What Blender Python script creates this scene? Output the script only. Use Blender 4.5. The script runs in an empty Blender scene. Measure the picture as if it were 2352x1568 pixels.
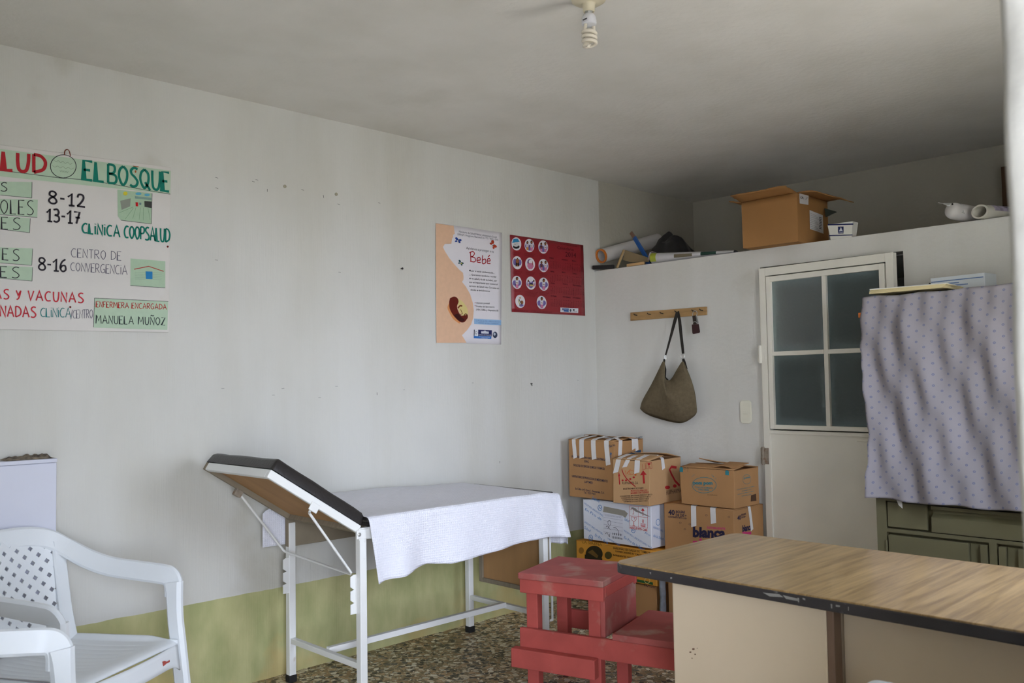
import bpy, bmesh, math, random
from mathutils import Vector, Matrix, noise
random.seed(7)
S = bpy.context.scene
COL = S.collection
R = math.radians
V = Vector

# ------------------------------------------------------------------ camera
CAM = V((-4.5272, -3.8288, 1.36))
M_R = V((0.71544797, -0.69846785, -0.01663907))
M_U = V((-0.02106583, -0.04537037, 0.99874810))
M_F = V((0.69834836, 0.71420179, 0.04717395))
FPX = 2033.41
cd = bpy.data.cameras.new('camera'); cam = bpy.data.objects.new('camera', cd); COL.objects.link(cam)
cam.matrix_world = Matrix(((M_R.x, M_U.x, -M_F.x, CAM.x), (M_R.y, M_U.y, -M_F.y, CAM.y), (M_R.z, M_U.z, -M_F.z, CAM.z), (0, 0, 0, 1)))
cd.sensor_width = 36; cd.lens = FPX / 2352 * 36; cd.clip_start = 0.02
cd.dof.use_dof = True; cd.dof.focus_distance = 4.6; cd.dof.aperture_fstop = 5.0
S.camera = cam

# ------------------------------------------------------------------ light and exposure
S.view_settings.view_transform = 'Standard'; S.view_settings.look = 'None'
S.view_settings.gamma = 1; S.view_settings.use_curve_mapping = False
S.view_settings.exposure = 4.42
w = bpy.data.worlds.new('sky'); S.world = w; w.use_nodes = True
nt = w.node_tree; nt.nodes.clear()
out = nt.nodes.new('ShaderNodeOutputWorld'); bg = nt.nodes.new('ShaderNodeBackground')
tc = nt.nodes.new('ShaderNodeTexCoord'); sx = nt.nodes.new('ShaderNodeSeparateXYZ'); rp = nt.nodes.new('ShaderNodeValToRGB')
nt.links.new(tc.outputs['Generated'], sx.inputs[0]); nt.links.new(sx.outputs['Z'], rp.inputs[0])
rp.color_ramp.elements[0].position = 0.0; rp.color_ramp.elements[0].color = (0.78, 0.85, 1.0, 1)
rp.color_ramp.elements[1].position = 0.7; rp.color_ramp.elements[1].color = (0.66, 0.77, 1.0, 1)
nt.links.new(rp.outputs[0], bg.inputs[0]); bg.inputs[1].default_value = 1.0
nt.links.new(bg.outputs[0], out.inputs[0])
DX0, DX1, DZ, YF = -4.70, -3.385, 2.12, -3.50         # the doorway in the front wall
pl_ = bpy.data.lights.new('added_porch_portal', 'AREA'); pl_.shape = 'RECTANGLE'
pl_.cycles.is_portal = True
po = bpy.data.objects.new('added_porch_portal', pl_); COL.objects.link(po)
PX0, PX1, PZ = -7.4, -4.40, 2.40                        # open front of the added porch
po.location = ((PX0 + PX1) / 2, -5.5, PZ / 2); po.rotation_euler = (R(90), 0, 0); pl_.size = PX1 - PX0; pl_.size_y = PZ
WX0, WX1, WZ0, WZ1 = -2.00, -1.20, 0.98, 2.10           # unseen window added right of the doorway to brighten the right-hand side
pl2 = bpy.data.lights.new('added_window_portal', 'AREA'); pl2.shape = 'RECTANGLE'; pl2.size = WX1 - WX0; pl2.size_y = WZ1 - WZ0
pl2.cycles.is_portal = True
pw = bpy.data.objects.new('added_window_portal', pl2); COL.objects.link(pw)
pw.location = ((WX0 + WX1) / 2, YF - 0.16, (WZ0 + WZ1) / 2); pw.rotation_euler = (R(90), 0, 0)   # -Z looks to +Y
sn_ = bpy.data.lights.new('sun', 'SUN'); sn_.energy = 1.1; sn_.angle = R(0.6); sn_.color = (1.0, .93, .82)
so = bpy.data.objects.new('sun', sn_); COL.objects.link(so); so.rotation_euler = V((-.45, -.12, -1)).to_track_quat('-Z', 'Y').to_euler()

# ------------------------------------------------------------------ helpers: pixels of the photograph to points on real planes
def ray(x, y):
    return (M_R * ((x - 1176) / FPX) - M_U * ((y - 784) / FPX) + M_F)
def on(axis, val, x, y):
    d = ray(x, y); return CAM + d * ((val - CAM[axis]) / d[axis])
def lin(c):
    c = c / 255.0
    return c / 12.92 if c <= 0.04045 else ((c + 0.055) / 1.055) ** 2.4

# ------------------------------------------------------------------ materials
MATS = {}
def mat(name, rgb, rough=0.6, var=0.06, vs=6.0, bump=0.0, bs=60.0, metal=0.0, spec=0.4, coat=0.0, stretch=(1, 1, 1), rgb2=None, w2=0.0, s2=3.0):
    if name in MATS: return MATS[name]
    m = bpy.data.materials.new(name); m.use_nodes = True; t = m.node_tree; b = t.nodes['Principled BSDF']
    c = [lin(v) for v in rgb]
    b.inputs['Roughness'].default_value = rough; b.inputs['Metallic'].default_value = metal
    b.inputs['Specular IOR Level'].default_value = spec; b.inputs['Coat Weight'].default_value = coat
    co = t.nodes.new('ShaderNodeTexCoord'); mp = t.nodes.new('ShaderNodeMapping'); mp.inputs['Scale'].default_value = stretch
    t.links.new(co.outputs['Object'], mp.inputs[0])
    n = t.nodes.new('ShaderNodeTexNoise'); n.inputs['Scale'].default_value = vs; n.inputs['Detail'].default_value = 5
    t.links.new(mp.outputs[0], n.inputs['Vector'])
    r = t.nodes.new('ShaderNodeValToRGB'); e = r.color_ramp.elements
    e[0].position = 0.3; e[1].position = 0.7
    e[0].color = (*[v * (1 - var) for v in c], 1); e[1].color = (*[min(1, v * (1 + var)) for v in c], 1)
    t.links.new(n.outputs['Fac'], r.inputs[0])
    last = r.outputs[0]
    if rgb2:
        n2 = t.nodes.new('ShaderNodeTexNoise'); n2.inputs['Scale'].default_value = s2; n2.inputs['Detail'].default_value = 6
        t.links.new(mp.outputs[0], n2.inputs['Vector'])
        r2 = t.nodes.new('ShaderNodeValToRGB'); r2.color_ramp.elements[0].position = 0.6 - w2 * 0.3; r2.color_ramp.elements[1].position = 0.78 - w2 * 0.3
        t.links.new(n2.outputs['Fac'], r2.inputs[0])
        mx = t.nodes.new('ShaderNodeMixRGB'); mx.inputs[2].default_value = (*[lin(v) for v in rgb2], 1)
        t.links.new(r2.outputs[0], mx.inputs[0]); t.links.new(last, mx.inputs[1]); last = mx.outputs[0]
    t.links.new(last, b.inputs['Base Color'])
    if bump:
        n3 = t.nodes.new('ShaderNodeTexNoise'); n3.inputs['Scale'].default_value = bs; n3.inputs['Detail'].default_value = 3
        t.links.new(mp.outputs[0], n3.inputs['Vector'])
        bp = t.nodes.new('ShaderNodeBump'); bp.inputs['Strength'].default_value = bump; bp.inputs['Distance'].default_value = 0.004
        t.links.new(n3.outputs['Fac'], bp.inputs['Height']); t.links.new(bp.outputs[0], b.inputs['Normal'])
    MATS[name] = m; return m
def ink(rgb, rough=0.7):
    return mat('ink_%d_%d_%d' % tuple(rgb), rgb, rough, var=0.03, vs=40, spec=0.2)

# ------------------------------------------------------------------ mesh builder
WM = {}
class MB:
    def __init__(s): s.v = []; s.f = []; s.uv = None
    def add(s, vs, fs):
        o = len(s.v); s.v += [V(p) for p in vs]; s.f += [tuple(i + o for i in f) for f in fs]; return s
    def box(s, a, b):
        x0, y0, z0 = [min(p, q) for p, q in zip(a, b)]; x1, y1, z1 = [max(p, q) for p, q in zip(a, b)]
        return s.hexa([(x0, y0, z0), (x1, y0, z0), (x1, y1, z0), (x0, y1, z0), (x0, y0, z1), (x1, y0, z1), (x1, y1, z1), (x0, y1, z1)])
    def hexa(s, p):
        return s.add(p, [(0, 3, 2, 1), (4, 5, 6, 7), (0, 1, 5, 4), (1, 2, 6, 5), (2, 3, 7, 6), (3, 0, 4, 7)])
    def obox(s, c, u, v, n, du, dv, dn):       # oriented box: centre, three unit axes, full sizes
        c, u, v, n = V(c), V(u) * du / 2, V(v) * dv / 2, V(n) * dn / 2
        return s.hexa([c - u - v - n, c + u - v - n, c + u + v - n, c - u + v - n, c - u - v + n, c + u - v + n, c + u + v + n, c - u + v + n])
    def bar(s, a, b, w_, h_, up=(0, 0, 1)):
        a, b = V(a), V(b); d = (b - a); L = d.length; d.normalize(); up = V(up)
        if abs(d.dot(up)) > 0.99: up = V((0, 1, 0))
        u = d.cross(up).normalized(); n = u.cross(d)
        return s.obox((a + b) / 2, d, u, n, L, w_, h_)
    def prism(s, poly, off):                   # closed polygon of 3D points, extruded by vector
        n = len(poly); off = V(off); ps = [V(p) for p in poly]
        s.add(ps + [p + off for p in ps], [tuple(range(n))[::-1], tuple(range(n, 2 * n))] + [(i, (i + 1) % n, (i + 1) % n + n, i + n) for i in range(n)]); return s
    def tube(s, pts, r, seg=10, closed=False, cap=True):
        pts = [V(p) for p in pts]; n = len(pts); o = len(s.v); prev = None
        for i, p in enumerate(pts):
            a = pts[(i - 1) % n] if (closed or i > 0) else p; b = pts[(i + 1) % n] if (closed or i < n - 1) else p
            d = (b - a).normalized()
            if prev is None:
                u = d.orthogonal().normalized()
            else:
                u = (prev - d * prev.dot(d)); u = u.normalized() if u.length > 1e-6 else d.orthogonal().normalized()
            prev = u; w_ = d.cross(u); rr = r[i] if isinstance(r, (list, tuple)) else r
            for k in range(seg):
                t = 2 * math.pi * k / seg; s.v.append(p + (u * math.cos(t) + w_ * math.sin(t)) * rr)
        m = n if closed else n - 1
        for i in range(m):
            for k in range(seg):
                a = o + i * seg + k; b = o + i * seg + (k + 1) % seg; c = o + ((i + 1) % n) * seg + (k + 1) % seg; d = o + ((i + 1) % n) * seg + k
                s.f.append((a, b, c, d))
        if cap and not closed:
            s.f.append(tuple(o + k for k in range(seg))[::-1]); s.f.append(tuple(o + (n - 1) * seg + k for k in range(seg)))
        return s
    def lathe(s, prof, c, axis=(0, 0, 1), seg=28):    # prof: (radius, height along axis)
        ax = V(axis).normalized(); u = ax.orthogonal().normalized(); w_ = ax.cross(u); c = V(c); o = len(s.v)
        for r, h in prof:
            for k in range(seg):
                t = 2 * math.pi * k / seg; s.v.append(c + ax * h + (u * math.cos(t) + w_ * math.sin(t)) * r)
        for i in range(len(prof) - 1):
            for k in range(seg):
                s.f.append((o + i * seg + k, o + i * seg + (k + 1) % seg, o + (i + 1) * seg + (k + 1) % seg, o + (i + 1) * seg + k))
        s.f.append(tuple(o + k for k in range(seg))[::-1]); s.f.append(tuple(o + (len(prof) - 1) * seg + k for k in range(seg)))
        return s
    def grid(s, fn, nu, nv, uvfn=None):
        o = len(s.v)
        for j in range(nv + 1):
            for i in range(nu + 1): s.v.append(V(fn(i / nu, j / nv)))
        for j in range(nv):
            for i in range(nu):
                a = o + j * (nu + 1) + i; s.f.append((a, a + 1, a + nu + 2, a + nu + 1))
        return s
    def sweep(s, pts, wd, w_, t_, up=None):    # chamfered strap swept along pts, wd = width directions
        pts = [V(p) for p in pts]; n = len(pts); o = len(s.v); K = 8
        for i, p in enumerate(pts):
            d = (pts[min(n - 1, i + 1)] - pts[max(0, i - 1)]).normalized(); wv = V(wd[i]); wv = (wv - d * wv.dot(d)).normalized(); tv = d.cross(wv)
            W = w_[i] if isinstance(w_, (list, tuple)) else w_; T = t_; c = min(W, T) * 0.32
            for a, b in ((W / 2 - c, T / 2), (W / 2, T / 2 - c), (W / 2, -T / 2 + c), (W / 2 - c, -T / 2), (-W / 2 + c, -T / 2), (-W / 2, -T / 2 + c), (-W / 2, T / 2 - c), (-W / 2 + c, T / 2)):
                s.v.append(p + wv * a + tv * b)
        for i in range(n - 1):
            for k in range(K): s.f.append((o + i * K + k, o + i * K + (k + 1) % K, o + (i + 1) * K + (k + 1) % K, o + (i + 1) * K + k))
        s.f.append(tuple(o + k for k in range(K))[::-1]); s.f.append(tuple(o + (n - 1) * K + k for k in range(K)))
        return s
    def build(s, name, m, parent=None, bevel=0.0, smooth=False, solid=0.0, sub=0, merge=False, fix=True, ang=38):
        me = bpy.data.meshes.new(name); vs = s.v
        if parent is not None:
            inv = WM[parent.name].inverted(); vs = [inv @ p for p in vs]
        me.from_pydata([tuple(p) for p in vs], [], s.f)
        if s.uv:
            ul = me.uv_layers.new(name='cloth')
            for l in me.loops: ul.data[l.index].uv = s.uv[l.vertex_index]
        bm = bmesh.new(); bm.from_mesh(me)
        if merge: bmesh.ops.remove_doubles(bm, verts=bm.verts, dist=1e-5)
        if fix: bmesh.ops.recalc_face_normals(bm, faces=bm.faces)
        bm.to_mesh(me); bm.free()
        o = bpy.data.objects.new(name, me); COL.objects.link(o)
        for k in (m if isinstance(m, list) else [m]): me.materials.append(k)
        if parent is not None: o.parent = parent; WM[o.name] = WM[parent.name].copy()
        else: WM[o.name] = Matrix.Identity(4)
        if solid:
            md = o.modifiers.new('thickness', 'SOLIDIFY'); md.thickness = solid; md.offset = 0
        if bevel:
            md = o.modifiers.new('bevel', 'BEVEL'); md.width = bevel; md.segments = 2; md.limit_method = 'ANGLE'; md.angle_limit = R(40)
        if sub:
            md = o.modifiers.new('subdivision', 'SUBSURF'); md.levels = sub; md.render_levels = sub
        if smooth:
            me.shade_smooth()
            if not sub: me.set_sharp_from_angle(angle=R(ang))
        return o

def tag(o, label, cat, group=None):
    o['label'] = label; o['category'] = cat
    if group: o['group'] = group
    return o
def thing(name, label, cat, loc=(0, 0, 0), rz=0.0, group=None):
    o = bpy.data.objects.new(name, None); COL.objects.link(o); o.location = loc; o.rotation_euler = (0, 0, rz); o.empty_display_size = 0.1
    WM[o.name] = Matrix.Translation(V(loc)) @ Matrix.Rotation(rz, 4, 'Z')
    return tag(o, label, cat, group)
def solo(mb, name, m, loc, label, cat, group=None, **k):     # a thing that is one mesh, origin at its base
    o = mb.build(name, m, None, **k); L = V(loc)
    for v_ in o.data.vertices: v_.co -= L
    o.location = L; WM[o.name] = Matrix.Translation(L)
    return tag(o, label, cat, group)
def struct(o):
    o['kind'] = 'structure'; return o
def dup(o, parent=None):
    c = o.copy(); COL.objects.link(c)
    if parent is not None: c.parent = parent
    for ch in list(o.children): dup(ch, c)
    return c
def spline(pts, n=6, closed=False):
    P = [V(p) for p in pts]; out_ = []; N = len(P)
    rng = range(N) if closed else range(N - 1)
    for i in rng:
        p0 = P[(i - 1) % N] if (closed or i > 0) else P[i] * 2 - P[i + 1]
        p1, p2 = P[i], P[(i + 1) % N]
        p3 = P[(i + 2) % N] if (closed or i + 2 < N) else p2 * 2 - p1
        for k in range(n):
            t = k / n
            out_.append(0.5 * ((2 * p1) + (p2 - p0) * t + (2 * p0 - 5 * p1 + 4 * p2 - p3) * t * t + (3 * p1 - p0 - 3 * p2 + p3) * t ** 3))
    if not closed: out_.append(P[-1])
    return out_

# ------------------------------------------------------------------ printed and hand drawn marks on a plane
GLYPH = {
 'A': (.72, [[(0, 0), (.34, 1), (.72, 0)], [(.12, .36), (.6, .36)]]),
 'B': (.62, [[(0, 0), (0, 1)], ['c', (0, 1), (.4, .97), (.5, .78), (.4, .58), (.05, .5)], ['c', (.05, .5), (.5, .46), (.62, .25), (.48, .04), (0, 0)]]),
 'C': (.62, [['c', (.6, .93), (.3, .97), (.05, .7), (.02, .35), (.22, .04), (.6, .05)]]),
 'D': (.62, [[(.02, 0), (.02, 1)], ['c', (.02, 1), (.4, .92), (.62, .6), (.5, .2), (.02, 0)]]),
 'E': (.5, [[(.5, 1), (0, 1), (0, 0), (.5, 0)], [(0, .52), (.38, .52)]]),
 'F': (.5, [[(.5, 1), (0, 1), (0, 0)], [(0, .52), (.38, .52)]]),
 'G': (.66, [['c', (.6, .93), (.3, .98), (.04, .7), (.03, .3), (.25, .02), (.6, .12), (.62, .42)], [(.36, .42), (.64, .42)]]),
 'H': (.6, [[(0, 0), (0, 1)], [(.6, 0), (.6, 1)], [(0, .5), (.6, .5)]]),
 'I': (.12, [[(.05, 0), (.05, .8)], [(.05, .97), (.06, 1.03)]]),
 'L': (.48, [[(0, 1), (0, 0), (.48, 0)]]),
 'M': (.8, [[(0, 0), (.1, 1), (.4, .35), (.7, 1), (.8, 0)]]),
 'N': (.6, [[(0, 0), (.02, 1), (.58, 0), (.6, 1)]]),
 'O': (.66, [['c', (.33, 1), (.08, .8), (.02, .4), (.3, 0), (.58, .3), (.6, .75), (.33, 1)]]),
 'P': (.52, [[(0, 0), (0, 1)], ['c', (0, 1), (.4, .98), (.52, .76), (.4, .52), (0, .46)]]),
 'Q': (.7, [['c', (.33, 1), (.08, .8), (.02, .4), (.3, 0), (.58, .3), (.6, .75), (.33, 1)], [(.36, .32), (.74, -.08)]]),
 'R': (.58, [[(0, 0), (0, 1)], ['c', (0, 1), (.4, .98), (.5, .76), (.38, .55), (0, .48)], [(.15, .5), (.58, 0)]]),
 'S': (.58, [['c', (.56, .95), (.3, 1.0), (.08, .85), (.12, .66), (.36, .5), (.56, .28), (.45, .06), (.22, .0), (0, .06)]]),
 'T': (.56, [[(0, 1), (.56, 1)], [(.28, 1), (.28, 0)]]),
 'U': (.6, [['c', (.03, 1), (.03, .5), (.1, .1), (.3, 0), (.48, .1), (.58, .5), (.6, 1)]]),
 'V': (.6, [[(0, 1), (.26, 0), (.6, 1)]]),
 'Y': (.5, [[(0, .95), (.2, .45), (.5, .95)], ['c', (.5, .95), (.36, .4), (.22, .1), (.02, .0)]]),
 'Z': (.55, [[(0, 1), (.55, 1), (0, 0), (.55, 0)]]),
 '1': (.46, [[(0, .68), (.28, 1), (.26, 0)], [(.06, 0), (.48, 0)]]),
 '2': (.56, [['c', (.02, .72), (.12, .98), (.4, .95), (.44, .66), (.25, .3), (0, .02)], [(0, .02), (.56, .02)]]),
 '3': (.5, [['c', (.0, .95), (.3, 1), (.44, .8), (.35, .58), (.14, .53), (.42, .44), (.46, .16), (.25, 0), (0, .06)]]),
 '6': (.5, [['c', (.45, 1), (.15, .75), (.02, .3), (.2, 0), (.46, .12), (.42, .46), (.18, .45), (.05, .25)]]),
 '7': (.5, [[(0, .92), (.48, .92), (.2, 0)], [(.12, .48), (.5, .48)]]),
 '8': (.54, [['c', (.28, .55), (.05, .7), (.1, .95), (.34, .99), (.5, .82), (.38, .6), (.1, .42), (.0, .2), (.15, .02), (.4, .02), (.54, .2), (.45, .42), (.28, .55)]]),
 '0': (.5, [['c', (.25, 1), (.03, .7), (.05, .2), (.25, 0), (.47, .3), (.45, .8), (.25, 1)]]),
 '-': (.4, [[(.05, .48), (.36, .48)]]),
 '/': (.3, [[(0, -.1), (.28, 1.05)]]),
 ' ': (.28, []),
}
FONTCACHE = {}
def font_mesh(txt, bold=0.0):
    k = (txt, bold)
    if k not in FONTCACHE:
        cu = bpy.data.curves.new('text', 'FONT'); cu.body = txt; cu.resolution_u = 2; cu.offset = bold; cu.fill_mode = 'FRONT'
        o = bpy.data.objects.new('text', cu); COL.objects.link(o)
        dg = bpy.context.evaluated_depsgraph_get(); me = bpy.data.meshes.new_from_object(o.evaluated_get(dg))
        vs = [(v_.co.x, v_.co.y) for v_ in me.vertices]; fs = [tuple(p.vertices) for p in me.polygons]
        bpy.data.objects.remove(o); bpy.data.curves.remove(cu); bpy.data.meshes.remove(me)
        FONTCACHE[k] = (vs, fs)
    return FONTCACHE[k]
class Face:
    """marks on the plane through P with outward normal N; points are given where the photograph shows them"""
    def __init__(s, P, N, deform=None):
        s.P = V(P); s.N = V(N).normalized(); s.deform = deform; s.mb = {}
        s.U = V((0, 0, 1)).cross(s.N); s.U = s.U.normalized() if s.U.length > 1e-4 else V((0, -1, 0)); s.Vv = s.N.cross(s.U)
    def px(s, p):
        d = ray(p[0], p[1]); return CAM + d * ((s.P - CAM).dot(s.N) / d.dot(s.N))
    def _add(s, key, pts, fs, lay):
        k = key if isinstance(key, tuple) and isinstance(key[0], str) else ('lettering', key)
        off = s.N * (0.0009 + 0.0005 * lay)
        ps = [(s.deform(p) if s.deform else p) + off for p in pts]
        s.mb.setdefault(k, MB()).add(ps, fs)
    def poly(s, key, pix, lay=0):
        s._add(key, [s.px(p) for p in pix], [tuple(range(len(pix)))], lay)
    def disc(s, key, c, rx, ry, lay=0, n=24, rot=0):
        s.poly(key, [(c[0] + rx * math.cos(t) * math.cos(rot) - ry * math.sin(t) * math.sin(rot), c[1] + rx * math.cos(t) * math.sin(rot) + ry * math.sin(t) * math.cos(rot)) for t in [2 * math.pi * k / n for k in range(n)]], lay)
    def ring(s, key, c, rx, ry, wpx, lay=0, n=28, a0=0, a1=360):
        s.line(key, [(c[0] + rx * math.cos(R(a0 + (a1 - a0) * k / n)), c[1] + ry * math.sin(R(a0 + (a1 - a0) * k / n))) for k in range(n + 1)], wpx, lay)
    def line(s, key, pix, wpx, lay=0):
        pts = [s.px(p) for p in pix]
        sc = (pts[0] - CAM).dot(M_F) / FPX; w_ = wpx * sc / 2
        vs, fs = [], []
        for i, p in enumerate(pts):
            a = pts[max(0, i - 1)]; b = pts[min(len(pts) - 1, i + 1)]; d = (b - a)
            if d.length < 1e-7: d = s.U.copy()
            d.normalize(); q = s.N.cross(d) * w_
            if 0 < i < len(pts) - 1:
                c = max(0.45, d.dot((b - p).normalized())); q = q / c
            vs += [p + q, p - q]
        for i in range(len(pts) - 1): fs.append((2 * i, 2 * i + 1, 2 * i + 3, 2 * i + 2))
        s._add(key, vs, fs, lay)
    def hand(s, key, txt, p0, p1, h, wpx, lay=0, gap=0.16, slant=0.0):      # stroke lettering between two baseline points
        tot = sum(GLYPH[c][0] + gap for c in txt.replace('Ñ', 'N')) - gap
        x = 0.0; p0, p1 = V(p0), V(p1); h0, h1 = h if isinstance(h, tuple) else (h, h)
        def place(gx, gy):
            t = gx / tot; b = p0.lerp(p1, t); hh = h0 + (h1 - h0) * t
            return (b.x + slant * gy * hh, b.y - gy * hh)
        for ch in txt:
            g = GLYPH['N' if ch == 'Ñ' else ch]
            for st in g[1]:
                if st[0] == 'c':
                    st = [(q.x, q.y) for q in spline([(a, b, 0) for a, b in st[1:]], 5)]
                s.line(key, [place(x + a, b) for a, b in st], wpx, lay)
            if ch == 'Ñ': s.line(key, [place(x + .05, 1.18), place(x + .2, 1.26), place(x + .4, 1.16), place(x + .56, 1.26)], wpx, lay)
            x += g[0] + gap
    def text(s, key, txt, p0, p1, h, lay=0, bold=0.0, slant=0.0):
        vs, fs = font_mesh(txt, bold)
        if not vs: return
        x0 = min(a for a, b in vs); x1 = max(a for a, b in vs); H = 0.70
        p0, p1 = V(p0), V(p1); h0, h1 = h if isinstance(h, tuple) else (h, h); pts = []
        for a, b in vs:
            t = (a - x0) / (x1 - x0); q = p0.lerp(p1, t); hh = h0 + (h1 - h0) * t; pts.append(s.px((q.x + slant * b / H * hh, q.y - b / H * hh)))
        s._add(key, pts, fs, lay)
    def finish(s, parent):
        r = []
        names = []
        for nm, rgb in s.mb:
            if nm not in names: names.append(nm)
        for nm in names:                       # one mesh per kind of print, its inks as material slots
            m_, slots, idx = MB(), [], []
            for (k, rgb), mb in s.mb.items():
                if k != nm: continue
                slots.append(ink(rgb)); m_.add(mb.v, mb.f); idx += [len(slots) - 1] * len(mb.f)
            o = m_.build(nm, slots, parent, fix=False)
            for p, i in zip(o.data.polygons, idx): p.material_index = i
            r.append(o)
        return r

# ------------------------------------------------------------------ the room
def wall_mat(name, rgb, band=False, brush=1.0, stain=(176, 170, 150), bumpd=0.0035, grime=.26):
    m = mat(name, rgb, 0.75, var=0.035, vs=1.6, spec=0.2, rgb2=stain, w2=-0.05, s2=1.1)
    t = m.node_tree; b = t.nodes['Principled BSDF']; N = t.nodes.new; Lk = t.links.new
    co = [n for n in t.nodes if n.type == 'TEX_COORD'][0]
    base = b.inputs['Base Color'].links[0].from_socket
    mp = N('ShaderNodeMapping'); mp.inputs['Scale'].default_value = (150, 150, 5); Lk(co.outputs['Object'], mp.inputs[0])
    n = N('ShaderNodeTexNoise'); n.inputs['Scale'].default_value = 1.0; n.inputs['Detail'].default_value = 3; Lk(mp.outputs[0], n.inputs['Vector'])
    n2 = N('ShaderNodeTexNoise'); n2.inputs['Scale'].default_value = 35; n2.inputs['Detail'].default_value = 3; Lk(co.outputs['Object'], n2.inputs['Vector'])
    ad = N('ShaderNodeMath'); ad.operation = 'MULTIPLY_ADD'; ad.inputs[1].default_value = brush; Lk(n.outputs['Fac'], ad.inputs[0]); Lk(n2.outputs['Fac'], ad.inputs[2])
    bp = N('ShaderNodeBump'); bp.inputs['Strength'].default_value = 0.35; bp.inputs['Distance'].default_value = bumpd; Lk(ad.outputs[0], bp.inputs['Height']); Lk(bp.outputs[0], b.inputs['Normal'])
    md = N('ShaderNodeMapping'); md.inputs['Scale'].default_value = (2.6, 2.6, 0.45); Lk(co.outputs['Object'], md.inputs[0])        # vertical grime streaks
    nd = N('ShaderNodeTexNoise'); nd.inputs['Scale'].default_value = 1.3; nd.inputs['Detail'].default_value = 7; Lk(md.outputs[0], nd.inputs['Vector'])
    rd = N('ShaderNodeValToRGB'); rd.color_ramp.elements[0].position = 0.42; rd.color_ramp.elements[1].position = 0.75; rd.color_ramp.elements[1].color = (grime, grime, grime, 1); Lk(nd.outputs['Fac'], rd.inputs[0])
    xd = N('ShaderNodeMixRGB'); xd.inputs[2].default_value = (*[lin(v) for v in (178, 172, 150)], 1); Lk(rd.outputs[0], xd.inputs[0]); Lk(base, xd.inputs[1]); base = xd.outputs[0]; Lk(base, b.inputs['Base Color'])
    if band:
        sp = N('ShaderNodeSeparateXYZ'); Lk(co.outputs['Object'], sp.inputs[0])
        nz = N('ShaderNodeTexNoise'); nz.inputs['Scale'].default_value = 7; nz.inputs['Detail'].default_value = 4; Lk(co.outputs['Object'], nz.inputs['Vector'])
        o1 = N('ShaderNodeMath'); o1.operation = 'MULTIPLY_ADD'; o1.inputs[1].default_value = -0.014; Lk(nz.outputs['Fac'], o1.inputs[0]); Lk(sp.outputs['Z'], o1.inputs[2])
        lt = N('ShaderNodeMath'); lt.operation = 'LESS_THAN'; lt.inputs[1].default_value = 0.404; Lk(o1.outputs[0], lt.inputs[0])
        # olive paint: mottled, yellow where it has worn near the floor, a few white scuffs
        ng = N('ShaderNodeTexNoise'); ng.inputs['Scale'].default_value = 5; ng.inputs['Detail'].default_value = 7; mp2 = N('ShaderNodeMapping'); mp2.inputs['Scale'].default_value = (1.6, 1.6, 0.8); Lk(co.outputs['Object'], mp2.inputs[0]); Lk(mp2.outputs[0], ng.inputs['Vector'])
        rg = N('ShaderNodeValToRGB'); e = rg.color_ramp.elements; e[0].position = 0.32; e[0].color = (*[lin(v) for v in (166, 168, 116)], 1); e[1].position = 0.68; e[1].color = (*[lin(v) for v in (198, 194, 142)], 1); Lk(ng.outputs['Fac'], rg.inputs[0])
        ny = N('ShaderNodeTexNoise'); ny.inputs['Scale'].default_value = 3.1; ny.inputs['Detail'].default_value = 6; Lk(co.outputs['Object'], ny.inputs['Vector'])
        oy = N('ShaderNodeMath'); oy.operation = 'MULTIPLY_ADD'; oy.inputs[1].default_value = -0.75; Lk(sp.outputs['Z'], oy.inputs[0]); Lk(ny.outputs['Fac'], oy.inputs[2])
        ry = N('ShaderNodeValToRGB'); ry.color_ramp.elements[0].position = 0.44; ry.color_ramp.elements[1].position = 0.56; ry.color_ramp.elements[1].color = (.55, .55, .55, 1); Lk(oy.outputs[0], ry.inputs[0])
        m1 = N('ShaderNodeMixRGB'); m1.inputs[2].default_value = (*[lin(v) for v in (202, 176, 116)], 1); Lk(ry.outputs[0], m1.inputs[0]); Lk(rg.outputs[0], m1.inputs[1])
        nw = N('ShaderNodeTexNoise'); nw.inputs['Scale'].default_value = 26; nw.inputs['Detail'].default_value = 8; nw.inputs['Roughness'].default_value = 0.75; Lk(co.outputs['Object'], nw.inputs['Vector'])
        rw = N('ShaderNodeValToRGB'); rw.color_ramp.elements[0].position = 0.68; rw.color_ramp.elements[1].position = 0.74; Lk(nw.outputs['Fac'], rw.inputs[0])
        m2 = N('ShaderNodeMixRGB'); m2.inputs[2].default_value = (*[lin(v) for v in (226, 224, 208)], 1); Lk(rw.outputs[0], m2.inputs[0]); Lk(m1.outputs[0], m2.inputs[1])
        m3 = N('ShaderNodeMixRGB'); Lk(lt.outputs[0], m3.inputs[0]); Lk(base, m3.inputs[1]); Lk(m2.outputs[0], m3.inputs[2]); Lk(m3.outputs[0], b.inputs['Base Color'])
    return m
WW = wall_mat('white_wall_green_dado', (214, 213, 206), True)
WP = wall_mat('white_wall', (220, 218, 211))
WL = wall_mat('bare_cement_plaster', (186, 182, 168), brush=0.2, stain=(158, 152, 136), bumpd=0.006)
WC = wall_mat('ceiling_plaster', (232, 229, 221), brush=0.15, stain=(220, 216, 206), bumpd=0.006, grime=.16)
WR = mat('rough_plaster', (180, 178, 172), 0.8, var=0.05, vs=9, bump=0.5, bs=45)

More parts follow.
